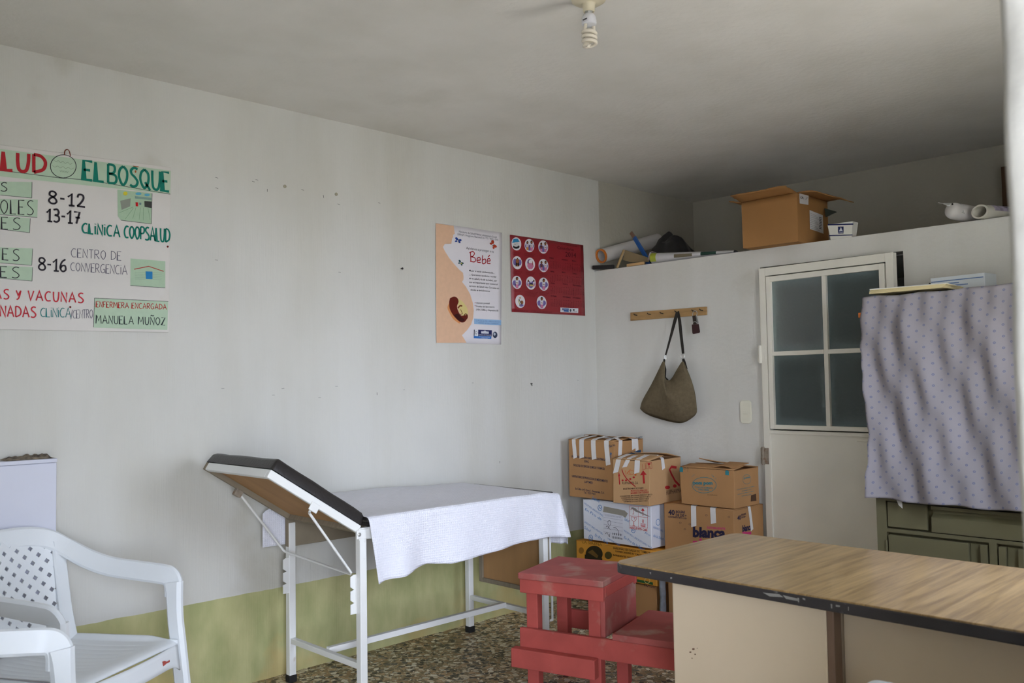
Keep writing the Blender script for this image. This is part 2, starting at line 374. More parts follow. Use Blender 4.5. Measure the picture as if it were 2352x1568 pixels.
def terrazzo():
    m = bpy.data.materials.new('terrazzo'); m.use_nodes = True; t = m.node_tree; b = t.nodes['Principled BSDF']; N = t.nodes.new; Lk = t.links.new
    co = N('ShaderNodeTexCoord'); last = None
    ns = N('ShaderNodeTexNoise'); ns.inputs['Scale'].default_value = 30; Lk(co.outputs['Object'], ns.inputs['Vector'])
    wv = N('ShaderNodeVectorMath'); wv.operation = 'MULTIPLY_ADD'; wv.inputs[1].default_value = (0.012, 0.012, 0.012); Lk(ns.outputs['Color'], wv.inputs[0]); Lk(co.outputs['Object'], wv.inputs[2])
    def chips(scale, thr, base):
        v = N('ShaderNodeTexVoronoi'); v.inputs['Scale'].default_value = scale; Lk(wv.outputs[0], v.inputs['Vector'])
        d = N('ShaderNodeTexVoronoi'); d.feature = 'DISTANCE_TO_EDGE'; d.inputs['Scale'].default_value = scale; Lk(wv.outputs[0], d.inputs['Vector'])
        s = N('ShaderNodeSeparateColor'); Lk(v.outputs['Color'], s.inputs[0])
        r = N('ShaderNodeValToRGB'); r.color_ramp.interpolation = 'CONSTANT'; e = r.color_ramp.elements
        cols = [(0, (62, 52, 44)), (.2, (168, 136, 98)), (.36, (222, 208, 180)), (.5, (138, 118, 86)), (.64, (196, 164, 124)), (.76, (240, 232, 212)), (.86, (104, 98, 90)), (.93, (206, 198, 178))]
        e[0].position = 0; e[0].color = (*[lin(c) for c in cols[0][1]], 1); e[1].position = cols[1][0]; e[1].color = (*[lin(c) for c in cols[1][1]], 1)
        for p, c in cols[2:]: q = e.new(p); q.color = (*[lin(k) for k in c], 1)
        Lk(s.outputs[0], r.inputs[0])
        g = N('ShaderNodeMath'); g.operation = 'GREATER_THAN'; g.inputs[1].default_value = thr; Lk(d.outputs['Distance'], g.inputs[0])
        k = N('ShaderNodeMath'); k.operation = 'GREATER_THAN'; k.inputs[1].default_value = 0.22; Lk(s.outputs[1], k.inputs[0])
        a = N('ShaderNodeMath'); a.operation = 'MULTIPLY'; Lk(g.outputs[0], a.inputs[0]); Lk(k.outputs[0], a.inputs[1])
        x = N('ShaderNodeMixRGB'); Lk(a.outputs[0], x.inputs[0]); Lk(r.outputs[0], x.inputs[2])
        if base is None: x.inputs[1].default_value = (*[lin(c) for c in (158, 140, 106)], 1)
        else: Lk(base, x.inputs[1])
        return x.outputs[0]
    fine = chips(95, 0.06, None); big = chips(40, 0.07, fine)
    Lk(big, b.inputs['Base Color']); b.inputs['Roughness'].default_value = 0.42; b.inputs['Specular IOR Level'].default_value = 0.35
    return m
TER = terrazzo()
struct(MB().box((-4.87, -3.65, -0.1), (1.32, 0.12, 0)).build('floor', TER))
struct(MB().box((-4.87, -3.65, 2.72), (1.32, 0.12, 2.86)).build('ceiling', WC))
struct(MB().box((-4.87, 0, 0), (0.06, 0.12, 2.72)).build('wall_left', WW))
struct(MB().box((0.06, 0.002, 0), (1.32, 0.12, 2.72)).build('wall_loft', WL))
wr = MB(); wr.box((0, -1.232, 0), (0.12, 0, 2.10)).box((0, -2.035, 1.995), (0.12, -1.232, 2.10)).box((0, -3.5, 0), (0.12, -2.035, 2.10))
struct(wr.build('wall_right', WP))
struct(MB().box((0.12, -3.5, 1.99), (1.18, 0, 2.095)).build('trim_1', WP))
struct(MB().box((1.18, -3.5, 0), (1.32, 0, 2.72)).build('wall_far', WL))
struct(MB().box((-4.87, -3.5, 0), (-4.75, 0, 2.72)).build('wall_side', WP))
wf = MB(); wf.box((-4.87, -3.65, 0), (DX0, -3.5, 2.72)).box((DX0, -3.65, DZ), (DX1 + .02, -3.5, 2.72)).box((DX1 + .02, -3.65, 0), (WX0, -3.5, 2.72)).box((WX0, -3.65, 0), (WX1, -3.5, WZ0)).box((WX0, -3.65, WZ1), (WX1, -3.5, 2.72)).box((WX1, -3.65, 0), (1.32, -3.5, 2.72))
struct(wf.build('wall_front', WP))
wfm = MB()
for a in ((WX0, WX0 + .04, WZ0, WZ1), (WX1 - .04, WX1, WZ0, WZ1), ((WX0 + WX1) / 2 - .02, (WX0 + WX1) / 2 + .02, WZ0 + .04, WZ1 - .04), (WX0 + .04, WX1 - .04, WZ0, WZ0 + .04), (WX0 + .04, WX1 - .04, WZ1 - .04, WZ1)): wfm.box((a[0], -3.60, a[2]), (a[1], -3.56, a[3]))
struct(wfm.build('added_window_1', mat('added_window_paint', (226, 222, 206), 0.5)))  # frame of the unseen window added for its light
# unseen porch added outside the doorway to limit the daylight, open at its left end
pp = MB(); pp.box((PX0 - .1, -5.45, 2.5), (-3.05, -3.655, 2.62)).box((PX1, -5.5, -.1), (-3.05, -5.4, 2.5)).box((-3.2, -5.4, -.1), (-3.05, -3.655, 2.5)).box((PX0 - .1, -5.4, -.1), (PX0, -3.655, 2.5)).box((PX0, -5.5, PZ), (PX1, -5.4, 2.62)).box((PX0 - .1, -3.655, -.1), (-4.87, -3.60, 2.62))
struct(pp.build('added_porch', WP))
struct(MB().box((PX0, -5.4, -.1), (-3.2, -3.655, -.005)).build('added_porch_floor', mat('outdoor_concrete', (176, 170, 158), 0.9, var=0.1, vs=2)))
prof = [(.06, -3.497), (.035, -3.494), (.012, -3.497), (.002, -3.507), (0, -3.53), (0, -3.57), (0, -3.61), (.003, -3.64), (.012, -3.653), (.06, -3.655)]
def jamb(u, v):
    i = min(len(prof) - 1, int(round(u * (len(prof) - 1)))); x, y = prof[i]; z = v * DZ
    k = 0 if i in (0, len(prof) - 1) else 1
    return (DX1 + x - k * (noise.noise(V((y * 7, 1.3, z * 4.5))) * .014 + noise.noise(V((y * 20, 5.3, z * 14))) * .005), y, z)
struct(MB().grid(jamb, len(prof) - 1, 110).build('trim_2', WR, smooth=True, ang=180))
GR = mat('outdoor_concrete', (176, 170, 158), 0.9, var=0.1, vs=2)
struct(MB().box((-30, -30, -0.3), (18, 12, -0.11)).build('ground', GR))

# ------------------------------------------------------------------ metal door with frosted panes in the right wall, standing a little open
DW = mat('door_cream_paint', (240, 236, 222), 0.5, var=0.05, vs=3, rgb2=(190, 176, 140), w2=-0.25, s2=4)
RUST = mat('rusty_hinge', (150, 138, 122), 0.6, var=0.2, vs=60, rgb2=(120, 80, 50), w2=0.2, s2=40)
def frosted():
    m = bpy.data.materials.new('frosted_glass'); m.use_nodes = True; t = m.node_tree; b = t.nodes['Principled BSDF']; N = t.nodes.new; Lk = t.links.new
    b.inputs['Base Color'].default_value = (*[lin(c) for c in (150, 168, 165)], 1)
    b.inputs['Transmission Weight'].default_value = 0.9; b.inputs['Roughness'].default_value = 0.42; b.inputs['IOR'].default_value = 1.45; b.inputs['Specular IOR Level'].default_value = 0.35
    co = N('ShaderNodeTexCoord'); n = N('ShaderNodeTexNoise'); n.inputs['Scale'].default_value = 70; n.inputs['Detail'].default_value = 2; Lk(co.outputs['Object'], n.inputs['Vector'])
    bp = N('ShaderNodeBump'); bp.inputs['Strength'].default_value = 0.5; bp.inputs['Distance'].default_value = 0.003; Lk(n.outputs['Fac'], bp.inputs['Height']); Lk(bp.outputs[0], b.inputs['Normal'])
    # dried dust along the rims of each pane
    uv = N('ShaderNodeUVMap'); uv.uv_map = 'cloth'; s = N('ShaderNodeSeparateXYZ'); Lk(uv.outputs[0], s.inputs[0])
    def edge(sock):
        a = N('ShaderNodeMath'); a.operation = 'SUBTRACT'; a.inputs[1].default_value = 0.5; Lk(sock, a.inputs[0])
        c = N('ShaderNodeMath'); c.operation = 'ABSOLUTE'; Lk(a.outputs[0], c.inputs[0]); return c.outputs[0]
    mx = N('ShaderNodeMath'); mx.operation = 'MAXIMUM'; Lk(edge(s.outputs[0]), mx.inputs[0]); Lk(edge(s.outputs[1]), mx.inputs[1])
    ad = N('ShaderNodeMath'); ad.operation = 'MULTIPLY_ADD'; ad.inputs[1].default_value = 0.12; Lk(n.outputs['Fac'], ad.inputs[0]); Lk(mx.outputs[0], ad.inputs[2])
    r = N('ShaderNodeValToRGB'); r.color_ramp.elements[0].position = 0.44; r.color_ramp.elements[0].color = (.09, .09, .09, 1); r.color_ramp.elements[1].position = 0.60; r.color_ramp.elements[1].color = (.5, .5, .5, 1); Lk(ad.outputs[0], r.inputs[0])
    df = N('ShaderNodeBsdfDiffuse'); df.inputs[0].default_value = (*[lin(c) for c in (150, 170, 172)], 1)
    ms = N('ShaderNodeMixShader'); Lk(r.outputs[0], ms.inputs[0]); Lk(b.outputs[0], ms.inputs[1]); Lk(df.outputs[0], ms.inputs[2])
    Lk(ms.outputs[0], t.nodes['Material Output'].inputs['Surface'])
    return m
FG = frosted()
dang = R(-3.2); DB = V((-0.012, -1.240, 0))
door = bpy.data.objects.new('door_1', None); COL.objects.link(door); door.location = DB; door.rotation_euler = (0, 0, dang); WM['door_1'] = Matrix.Translation(DB) @ Matrix.Rotation(dang, 4, 'Z')
struct(door); door['label'] = 'cream metal door with four frosted panes in its upper half'
DM = WM['door_1']
def dbox(mb, y0, y1, z0, z1, x0, x1):      # y counted from the hinge side
    mb.hexa([DM @ V(p) for p in ((x0, -y0, z0), (x1, -y0, z0), (x1, -y1, z0), (x0, -y1, z0), (x0, -y0, z1), (x1, -y0, z1), (x1, -y1, z1), (x0, -y1, z1))]); return mb
DWD, DH = 0.775, 1.985
f = MB()
for a in ((0, .04, .02, DH), (DWD - .04, DWD, .02, DH), (.04, DWD - .04, DH - .045, DH), (.04, DWD - .04, 1.055, 1.075)): dbox(f, *a, -.018, .022)
f.build('frame', DW, door, bevel=.002)
f = MB(); dbox(f, .04, DWD - .04, .02, 1.055, -.008, .012); f.build('lower_panel', DW, door)
y0, y1, z0, z1 = .046, DWD - .046, 1.082, DH - .051; ym, zm = (y0 + y1) / 2 + .01, 1.50
f = MB()
for a in ((y0, y0 + .028, z0, z1), (y1 - .028, y1, z0, z1), (y0 + .028, y1 - .028, z0, z0 + .024), (y0 + .028, y1 - .028, z1 - .03, z1)): dbox(f, *a, -.022, .012)
sash = f.build('window_sash', DW, door, bevel=.0015)
f = MB(); dbox(f, ym - .012, ym + .012, z0 + .024, z1 - .03, -.022, .008); dbox(f, y0 + .028, ym - .012, zm - .012, zm + .012, -.022, .008); dbox(f, ym + .012, y1 - .028, zm - .012, zm + .012, -.022, .008)
f.build('glazing_bar', DW, sash, bevel=.0015)
for ya, yb in ((y0 + .028, ym - .012), (ym + .012, y1 - .028)):
    for za, zb in ((z0 + .024, zm - .012), (zm + .012, z1 - .03)):
        f = MB(); f.add([DM @ V((-.004, -ya, za)), DM @ V((-.004, -yb, za)), DM @ V((-.004, -yb, zb)), DM @ V((-.004, -ya, zb))], [(0, 1, 2, 3)]); f.uv = [(0, 0), (1, 0), (1, 1), (0, 1)]
        f.build('pane', FG, sash)
f = MB(); dbox(f, .60, .70, 1.03, 1.05, -.028, -.008); f.tube([DM @ V((-.03, -.56, 1.036)), DM @ V((-.03, -.72, 1.036))], .005); f.build('latch', DW, door)
for zc in (1.50, .93, .18):
    f = MB(); f.tube([DM @ V((-.022, .004, zc - .05)), DM @ V((-.022, .004, zc + .05))], .009); dbox(f, -.02, .03, zc - .045, zc + .045, -.021, -.014); f.build('hinge', RUST if zc < 1 else DW, door)
struct(MB().box((-.008, -1.236, 0), (.03, -1.226, 1.99)).build('trim_3', DW))

# ------------------------------------------------------------------ shared materials
WHITE_MET = mat('white_enamel', (238, 238, 234), 0.4, var=0.03, vs=5, rgb2=(176, 150, 118), w2=-0.28, s2=14)
BLACKR = mat('black_rubber', (30, 30, 30), 0.7)
VINYL = mat('dark_brown_vinyl', (46, 42, 40), 0.38, var=0.1, vs=20, bump=0.25, bs=90, spec=0.5)
PLY = mat('plywood', (178, 136, 90), 0.7, var=0.08, vs=3, stretch=(1, 6, 1), bump=0.1)
RAIL = mat('raw_wood_rail', (140, 128, 108), 0.75, var=0.12, vs=8, stretch=(1, 8, 1))
STEEL = mat('worn_steel', (196, 196, 192), 0.35, metal=0.7)
CARD = mat('cardboard', (178, 134, 90), 0.85, var=0.06, vs=5, bump=0.08, bs=160, spec=0.15)
CARDL = mat('light_cardboard', (196, 156, 112), 0.85, var=0.06, vs=5, bump=0.08, bs=160, spec=0.15)
TAPE = mat('white_tape', (226, 222, 218), 0.5, var=0.04, vs=20)

# ------------------------------------------------------------------ examination table
et = thing('examination_table', 'white metal examination table with raised dark vinyl backrest along the left wall', 'table', (-1.81, -0.41, 0))
LX, RX, FY, BY = -2.365, -1.26, -0.69, -0.12
for (x, y, zt) in ((LX, FY, .735), (LX, BY, .73), (RX, FY, .73), (RX, BY, .73)):
    lg = MB().box((x - .017, y - .017, .03), (x + .017, y + .017, zt)).build('leg', WHITE_MET, et, bevel=.003)
    MB().box((x - .02, y - .02, 0), (x + .02, y + .02, .034)).build('foot_cap', BLACKR, lg, bevel=.004)
for x in (LX, RX): MB().box((x - .0125, BY - .017, .178), (x + .0125, FY + .017, .203)).build('end_stretcher', WHITE_MET, et, bevel=.002)
MB().box((LX + .0125, -.425, .185), (RX - .0125, -.398, .212)).build('long_stretcher', WHITE_MET, et, bevel=.002)
f = MB(); f.box((-2.385, BY - .012, .620), (-1.20, BY + .014, .765)); f.build('back_rail', RAIL, et, bevel=.002)
f = MB(); f.box((-2.385, FY - .014, .715), (-1.20, FY + .012, .765)); f.build('front_rail', WHITE_MET, et, bevel=.002)
MB().box((-2.335, FY - .010, .766), (-1.20, BY + .014, .784)).build('tabletop', VINYL, et)
MB().box((-2.345, FY - .018, .785), (-1.195, BY + .016, .803)).build('mattress', VINYL, et, bevel=.007)
bu = V((-.841, 0, .542)); bn = V((.542, 0, .841)); byv = V((0, 1, 0)); H0 = V((-2.388, 0, .745)); BL = .495; Y0, Y1 = -.70, -.145
def bbox(mb, u0, u1, ya, yb, n0, n1): return mb.obox(H0 + bu * (u0 + u1) / 2 + byv * (ya + yb) / 2 + bn * (n0 + n1) / 2, bu, byv, bn, u1 - u0, yb - ya, n1 - n0)
f = MB(); bbox(f, 0, BL, Y0, Y0 + .022, 0, .034); bbox(f, BL - .022, BL, Y0 + .022, Y1 - .022, 0, .034)
br = f.build('backrest_frame', WHITE_MET, et, bevel=.003)
f = MB(); bbox(f, 0, BL, Y1 - .022, Y1, 0, .034); bbox(f, 0, .022, Y0 + .022, Y1 - .022, 0, .034); f.build('inner_rail', RAIL, br, bevel=.002)
f = MB(); bbox(f, .02, BL - .02, Y0 + .02, Y1 - .02, .022, .033); f.build('plywood_back', PLY, br)
def cush(mb):
    n = 12
    def top(u, v):
        e = min(u, 1 - u, v, 1 - v); pu = min(1, e / .035); z = .036 + .050 * (1 - (1 - pu) ** 2) ** .5 + .004 * noise.noise(V((u * 6, v * 6, 2)))
        return H0 + bu * (.002 + u * (BL - .002)) + byv * (Y0 - .001 + v * (Y1 - Y0 + .002)) + bn * z
    def bot(u, v): return H0 + bu * (.002 + u * (BL - .002)) + byv * (Y0 - .001 + v * (Y1 - Y0 + .002)) + bn * .035
    g = [0, .012, .03, .06, .12, .25, .4, .6, .75, .88, .94, .97, .988, 1]
    k = len(g) - 1
    mb.grid(lambda u, v: top(g[int(round(u * k))], g[int(round(v * k))]), k, k); mb.grid(lambda u, v: bot(g[int(round(u * k))], g[int(round(v * k))]), k, k)
    return mb
cush(MB()).build('cushion', VINYL, br, merge=True, smooth=True, ang=60)
# support rod, its brackets, hinge plates and the toothed catches on the legs
f = MB(); f.tube([(-2.607, FY + .004, .860), (-2.60, FY + .02, .852)] + [(-2.60, FY + .02, .85), (-2.402, FY + .02, .580), (-2.398, FY + .03, .572)] + [(-2.405, BY - .02, .603), (-2.41, BY - .012, .610)] + [(-2.628, BY - .03, .882)], .0055, 8); f  .build('support_rod', WHITE_MET, et, smooth=True)
bbox(MB(), .225, .268, Y0 - .006, Y0 + .0, -.022, .014).build('rod_bracket', WHITE_MET, br, bevel=.003)
bbox(MB(), .285, .32, Y1 - .03, Y1 - .004, -.03, .002).build('rod_bracket', RUST, br, bevel=.003)
MB().box((-2.40, FY - .021, .722), (-2.335, FY - .017, .76)).build('hinge_plate', WHITE_MET, et, bevel=.003)
f = MB(); f.lathe([(.008, 0), (.008, .003), (.004, .006)], (-2.388, FY - .021, .741), (0, -1, 0), 12); f.build('bolt', STEEL, et)
def catch(x, y, s):
    pts = [(0, .41), (.03, .41), (.03, .45), (.012, .455), (.03, .468), (.03, .505), (.012, .51), (.03, .523), (.03, .565), (.014, .572), (0, .572)]
    return MB().prism([(x + s * a, y - .002, b) for a, b in pts], (0, .004, 0))
catch(LX - .017, FY + .012, -1).build('toothed_catch', WHITE_MET, et); catch(LX - .017, BY - .012, -1).build('toothed_catch', WHITE_MET, et); catch(RX + .017, BY - .012, 1).build('toothed_catch', WHITE_MET, et)
# footrest folded down at the far end
FX = -1.214
f = MB()
for a in ((-.665, -.64, .272, .74), (-.175, -.15, .272, .74), (-.64, -.175, .272, .295), (-.64, -.175, .715, .74)): f.box((FX, a[0], a[2]), (FX + .03, a[1], a[3]))
fr = f.build('footrest_frame', RAIL, et, bevel=.002); MB().box((FX + .012, -.645, .29), (FX + .022, -.17, .72)).build('footrest_panel', PLY, fr); MB().box((FX + .022, -.668, .27), (FX + .034, -.147, .742)).build('footrest_edge', WHITE_MET, fr)
f = MB(); f.tube(spline([(-1.21, FY + .012, .44), (-1.195, FY + .01, .42), (-1.193, FY + .01, .40), (-1.193, FY + .01, .17), (-1.197, FY + .01, .155), (-1.21, FY + .012, .148)], 4), .006, 8); f.build('footrest_rod', WHITE_MET, et, smooth=True)

# ------------------------------------------------------------------ waffle sheet
def waffle():
    m = mat('waffle_cotton', (238, 238, 245), 0.85, var=0.02, vs=30, spec=0.1); t = m.node_tree; b = t.nodes['Principled BSDF']; N = t.nodes.new; Lk = t.links.new
    uv = N('ShaderNodeUVMap'); uv.uv_map = 'cloth'; s = N('ShaderNodeSeparateXYZ'); Lk(uv.outputs[0], s.inputs[0])
    def sn(o):
        a = N('ShaderNodeMath'); a.operation = 'MULTIPLY'; a.inputs[1].default_value = 2 * math.pi / 0.0105; Lk(o, a.inputs[0]); c = N('ShaderNodeMath'); c.operation = 'SINE'; Lk(a.outputs[0], c.inputs[0]); return c.outputs[0]
    q = N('ShaderNodeMath'); q.operation = 'MAXIMUM'; Lk(sn(s.outputs[0]), q.inputs[0]); Lk(sn(s.outputs[1]), q.inputs[1])
    bp = N('ShaderNodeBump'); bp.inputs['Strength'].default_value = 0.5; bp.inputs['Distance'].default_value = 0.0022; Lk(q.outputs[0], bp.inputs['Height']); Lk(bp.outputs[0], b.inputs['Normal'])
    return m
sx0, sx1, sy0, sy1 = -2.355, -1.185, -.716, -.096
def sm(a): a = max(0, min(1, a)); return a * a * (3 - 2 * a)
def ztop(x, y): return .809 + .032 * sm((y + .62) / .5) * sm((-1.0 - x) / 1.1) + .003 * noise.noise(V((x * 5, y * 5, 1))) - .012 * sm((x + 1.30) / .12)
def Lf(x):
    P = [(-2.4, .295), (-2.30, .278), (-2.19, .277), (-2.12, .262), (-2.04, .250), (-1.92, .265), (-1.795, .257), (-1.6, .246), (-1.40, .232), (-1.2, .226), (-.9, .236)]
    for (a, p), (c, q) in zip(P, P[1:]):
        if x <= c: return p + (q - p) * max(0, (x - a) / (c - a))
    return P[-1][1]
SH = MB(); uvs = []
NX, NY = 150, 110
us = [sx0 + (sx1 + .27 - sx0) * i / NX for i in range(NX + 1)]
def sheet(i, j):
    s = us[i]; v = j / NY
    lf = Lf(s); lb = .225
    t0, t1 = sy0 - lf, sy1 + lb
    t = t0 + (t1 - t0) * v
    if t > sy1:      # the rear drop reaches a little further left than the top
        k = (t - sy1) / lb; s = s - .13 * sm(k * 3) * max(0, 1 - (s - sx0) / .6)
    x = min(s, sx1); y = min(max(t, sy0), sy1); dx = max(0, s - sx1); dy = max(0, sy0 - t); db = max(0, t - sy1)
    z = ztop(x, y); r = .016
    d = max(dx, dy, db)
    if d > 0:
        ox = dx; oy = -dy if dy > 0 else db; n = math.hypot(ox, oy); ox /= n; oy /= n
        a = min(d / r, math.pi / 2); off = r * math.sin(a); dn = r * (1 - math.cos(a)) + max(0, d - r * math.pi / 2)
        both = (dx > 0 and dy > 0)
        fl = off + (.05 * dn if dy > 0 else .015 * dn) + (.16 * dn if both else 0)
        if db > 0: fl = min(fl, .018)
        rip = 0
        if dy > 0: rip = (dn / .26) * (.010 * math.sin(s * 10.5 + 1.2) + .007 * math.sin(s * 23 + dn * 3) + .016 * math.exp(-((s + 2.19) / .05) ** 2) - .014 * math.exp(-((s + 2.07) / .05) ** 2))
        if dx > 0 and dy == 0: rip = (dn / .26) * .02 * math.sin(t * 14)
        x += ox * (fl + max(-fl + .004, rip)); y += oy * (fl + max(-fl + .004, rip)); z -= dn
        if s < sx0 + .12 and dy > 0: x += .03 * (dn / .26) * (1 - (s - sx0) / .12)
    return (x, y, z), (s, t)
for j in range(NY + 1):
    for i in range(NX + 1):
        p, q = sheet(i, j); SH.v.append(V(p)); uvs.append(q)
for j in range(NY):
    for i in range(NX):
        a = j * (NX + 1) + i; SH.f.append((a, a + 1, a + NX + 2, a + NX + 1))
SH.uv = uvs
solo(SH, 'bed_sheet', waffle(), (-1.77, -.41, .80), 'white waffle cotton sheet draped over the examination table', 'sheet', smooth=True, ang=180, solid=.0016)

# ------------------------------------------------------------------ plastic armchairs
PLA = mat('white_plastic', (232, 236, 238), 0.32, var=0.02, vs=4, spec=0.5, coat=0.1)
def BX(y, z): return -.215 - (z - .42) * .22 + .9 * y * y
def make_chair(label, loc, rz, sc=1.0):
    t = thing('plastic_armchair', label, 'chair', loc, rz); T = WM[t.name]
    def bld(mb, *a, **k):
        mb.v = [T @ (p * sc) for p in mb.v]; return mb.build(*a, **k)
    # seat pan with rolled edge and apron
    def seat(u, v):
        x = -.235 + u * .50; y = (-.5 + v) * .52 * (0.92 + .08 * u); a = abs(y) / (.26 * (0.92 + .08 * u))
        z = .425 - .018 * (1 - a * a) * math.sin(math.pi * min(1, u * 1.05)) + .006 * u
        if u > .9: z -= (u - .9) ** 2 * 1.4
        z += .012 * sm((a - .86) / .14) * (1 - sm((u - .75) / .2))
        z -= .0022 * (0.5 + 0.5 * math.cos(v * 2 * math.pi * 13)) ** 6 * (1 if .12 < u < .84 and a < .8 else 0)
        return (x, y, z)
    bld(MB().grid(seat, 30, 104), 'seat', PLA, t, smooth=True, ang=180, solid=.005)
    ap = MB()
    def apr(u, v):
        y = (-.5 + u) * .52; arch = .066 + .03 * (abs(2 * u - 1) ** 9)
        return (.262 + .012 * (1 - (2 * u - 1) ** 2) + .012 * v, y, .418 - .018 * (1 - (2 * u - 1) ** 2) * .3 - v * arch)
    ap.grid(apr, 24, 4)
    for s in (-1, 1):
        ap.grid(lambda u, v, s=s: (-.235 + .50 * u, s * (.26 * (0.92 + .08 * u) + .004 * v), .432 - v * (.03 + .04 * abs(2 * u - 1) ** 2.2)), 14, 3)
    bld(ap, 'seat_apron', PLA, t, smooth=True, ang=50, solid=.005)
    # lattice back: flat strips crossing on the diagonal, open squares between them
    p = .0375; hole = .38; lat = MB(); idx = {}
    def inside(y, z):
        if z < .455 or z > .806: return False
        w_ = .195 + .03 * (z - .455) / .3 if z < .72 else .225
        if abs(y) > w_: return False
        return not (z > .73 and (abs(y) / .245) ** 2 + ((z - .73) / .080) ** 2 > 1)
    n_ = 60
    br_ = []
    for i in range(-n_, n_):
        for k in (0, 1): br_.append((i + (0 if k == 0 else 1 - hole)) * p)
    for ia in range(len(br_) - 1):
        a0, a1 = br_[ia], br_[ia + 1]
        for ib in range(len(br_) - 1):
            if ia % 2 == 1 and ib % 2 == 1: continue
            b0, b1 = br_[ib], br_[ib + 1]
            cy = ((a0 + a1) - (b0 + b1)) / 2 / 1.4142; cz = ((a0 + a1) + (b0 + b1)) / 2 / 1.4142 + .65
            if not inside(cy, cz): continue
            q = []
            for a, b in ((a0, b0), (a1, b0), (a1, b1), (a0, b1)):
                k = (round(a, 5), round(b, 5))
                if k not in idx:
                    y = (a - b) / 1.4142; z = (a + b) / 1.4142 + .65; idx[k] = len(lat.v); lat.v.append(V((BX(y, z), y, z)))
                q.append(idx[k])
            lat.f.append(tuple(q))
    bld(lat, 'back_lattice', PLA, t, solid=.005)
    half = [((-.312, 0, .822), (0, 0, 1)), ((BX(.12, .82), .12, .818), (0, .2, 1)), ((BX(.20, .80), .205, .797), (0, .55, .83)), ((BX(.252, .76) + .012, .254, .757), (.05, .7, .7)), ((-.14, .276, .712), (.2, .58, .8)), ((-.05, .289, .684), (.1, .45, .9)), ((.06, .294, .672), (.02, .35, .94)), ((.16, .296, .665), (0, .3, .95)), ((.238, .296, .660), (0, .3, .95))]
    def mir(P): return [((a, -b, c), (d, -e, f_)) for (a, b, c), (d, e, f_) in P]
    def interp(P, n): 
        A = spline([q[0] for q in P], n); B = spline([q[1] for q in P], n); return A, B
    tail = [((.17, .296, .662), (0, .3, .95)), ((.205, .297, .653), (.55, .25, .8)), ((.222, .295, .625), (1, .1, .1)), ((.224, .294, .58), (1, 0, 0))]
    half = half[:-2] + tail
    full = mir(half)[::-1][:-1] + half; n6 = 6
    A, B = interp(full, n6); L = len(half) - 1; c0, c1 = (L - 3) * n6, (L + 3) * n6
    bld(MB().sweep(A[c0:c1 + 1], B[c0:c1 + 1], .074, .022), 'back_frame', PLA, t, smooth=True)
    for sl_ in (slice(0, c0 + 1), slice(c1, None)):
        bld(MB().sweep(A[sl_], B[sl_], .074, .022), 'armrest', PLA, t, smooth=True)
    for s in (1, -1):
        up = [(BX(.235, .78), .236, .785), (BX(.225, .66) + .004, .226, .66), (BX(.215, .52) + .01, .215, .52), (BX(.215, .42) + .012, .222, .40)]
        A = spline([(x, s * y, z) for x, y, z in up], 6); bld(MB().sweep(A, [V((.25, s * .97, 0))] * len(A), .052, .018), 'back_upright', PLA, t, smooth=True)
        fl = [(.224, .294, .635), (.228, .292, .60), (.236, .288, .50), (.248, .286, .42), (.264, .293, .25), (.285, .306, 0.0)]
        A = spline([(x, s * y, z) for x, y, z in fl], 5); m_ = MB(); m_.sweep(A, [V((1, 0, 0))] * len(A), [.062 + .012 * max(0, 1 - k / 8) for k in range(len(A))], .036)
        bld(m_, 'leg', PLA, t, smooth=True)
        rl = [(-.215, .222, .44), (-.235, .235, .35), (-.285, .262, .15), (-.33, .285, 0.0)]
        A = spline([(x, s * y, z) for x, y, z in rl], 5); bld(MB().sweep(A, [V((.3, s * .95, 0))] * len(A), .06, .026), 'leg', PLA, t, smooth=True)
    return t
ch = make_chair('white plastic armchair with lattice back, its back against the left wall cabinet', (-3.459, -.479, 0), R(-58.6))
fd = V((math.cos(R(-58.6)), math.sin(R(-58.6)), 0)); Fq = Face(V((-3.459, -.479, 0)) + fd * .279, fd)
Fq.poly(('red_smear', (176, 84, 76)), [(372, 1519), (377, 1517), (382, 1519), (389, 1515), (389, 1520), (382, 1523), (374, 1530)], 2); Fq.finish(ch)
make_chair('white plastic armchair nearest the doorway, only its arm beside the lattice-backed chair in view', (-3.98, -1.334, 0), R(-17.5))
make_chair('white plastic armchair in front of the desk, just the tip of one arm showing', (-2.80, -3.03, 0), R(75), .95)
# ------------------------------------------------------------------ red step stool
RED = mat('worn_red_paint', (178, 82, 74), 0.7, var=0.14, vs=7, bump=0.2, bs=30, spec=0.25, rgb2=(176, 132, 116), w2=-0.1, s2=9)
RED2 = mat('worn_red_paint_tread', (166, 88, 82), 0.75, var=0.12, vs=7, bump=0.2, bs=30, spec=0.2, rgb2=(176, 146, 132), w2=0.15, s2=6)
SA = V((-1.765, -1.026, 0)); e1 = V((math.cos(R(-74)), math.sin(R(-74)), 0)); e2 = V((math.cos(R(17)), math.sin(R(17)), 0)); ez = V((0, 0, 1))
st = thing('step_stool', 'red painted wooden two-step stool between the examination table and the desk', 'step stool', tuple(SA + e1 * .38 + e2 * .19), 0)
def sb(a0, a1, b0, b1, z0, z1): return MB().hexa([SA + e1 * a + e2 * b + ez * z for a, b, z in ((a0, b0, z0), (a1, b0, z0), (a1, b1, z0), (a0, b1, z0), (a0, b0, z1), (a1, b0, z1), (a1, b1, z1), (a0, b1, z1))])
sb(-.005, .402, -.008, .40, .503, .53).build('upper_tread', RED2, st, bevel=.004)
sb(0, .40, -.002, .022, .443, .503).build('front_rail', RED, st, bevel=.004)
sb(0, .40, .37, .395, .443, .503).build('back_rail', RED, st, bevel=.004)
sb(.378, .40, .022, .37, .455, .503).build('side_rail', RED, st, bevel=.004)
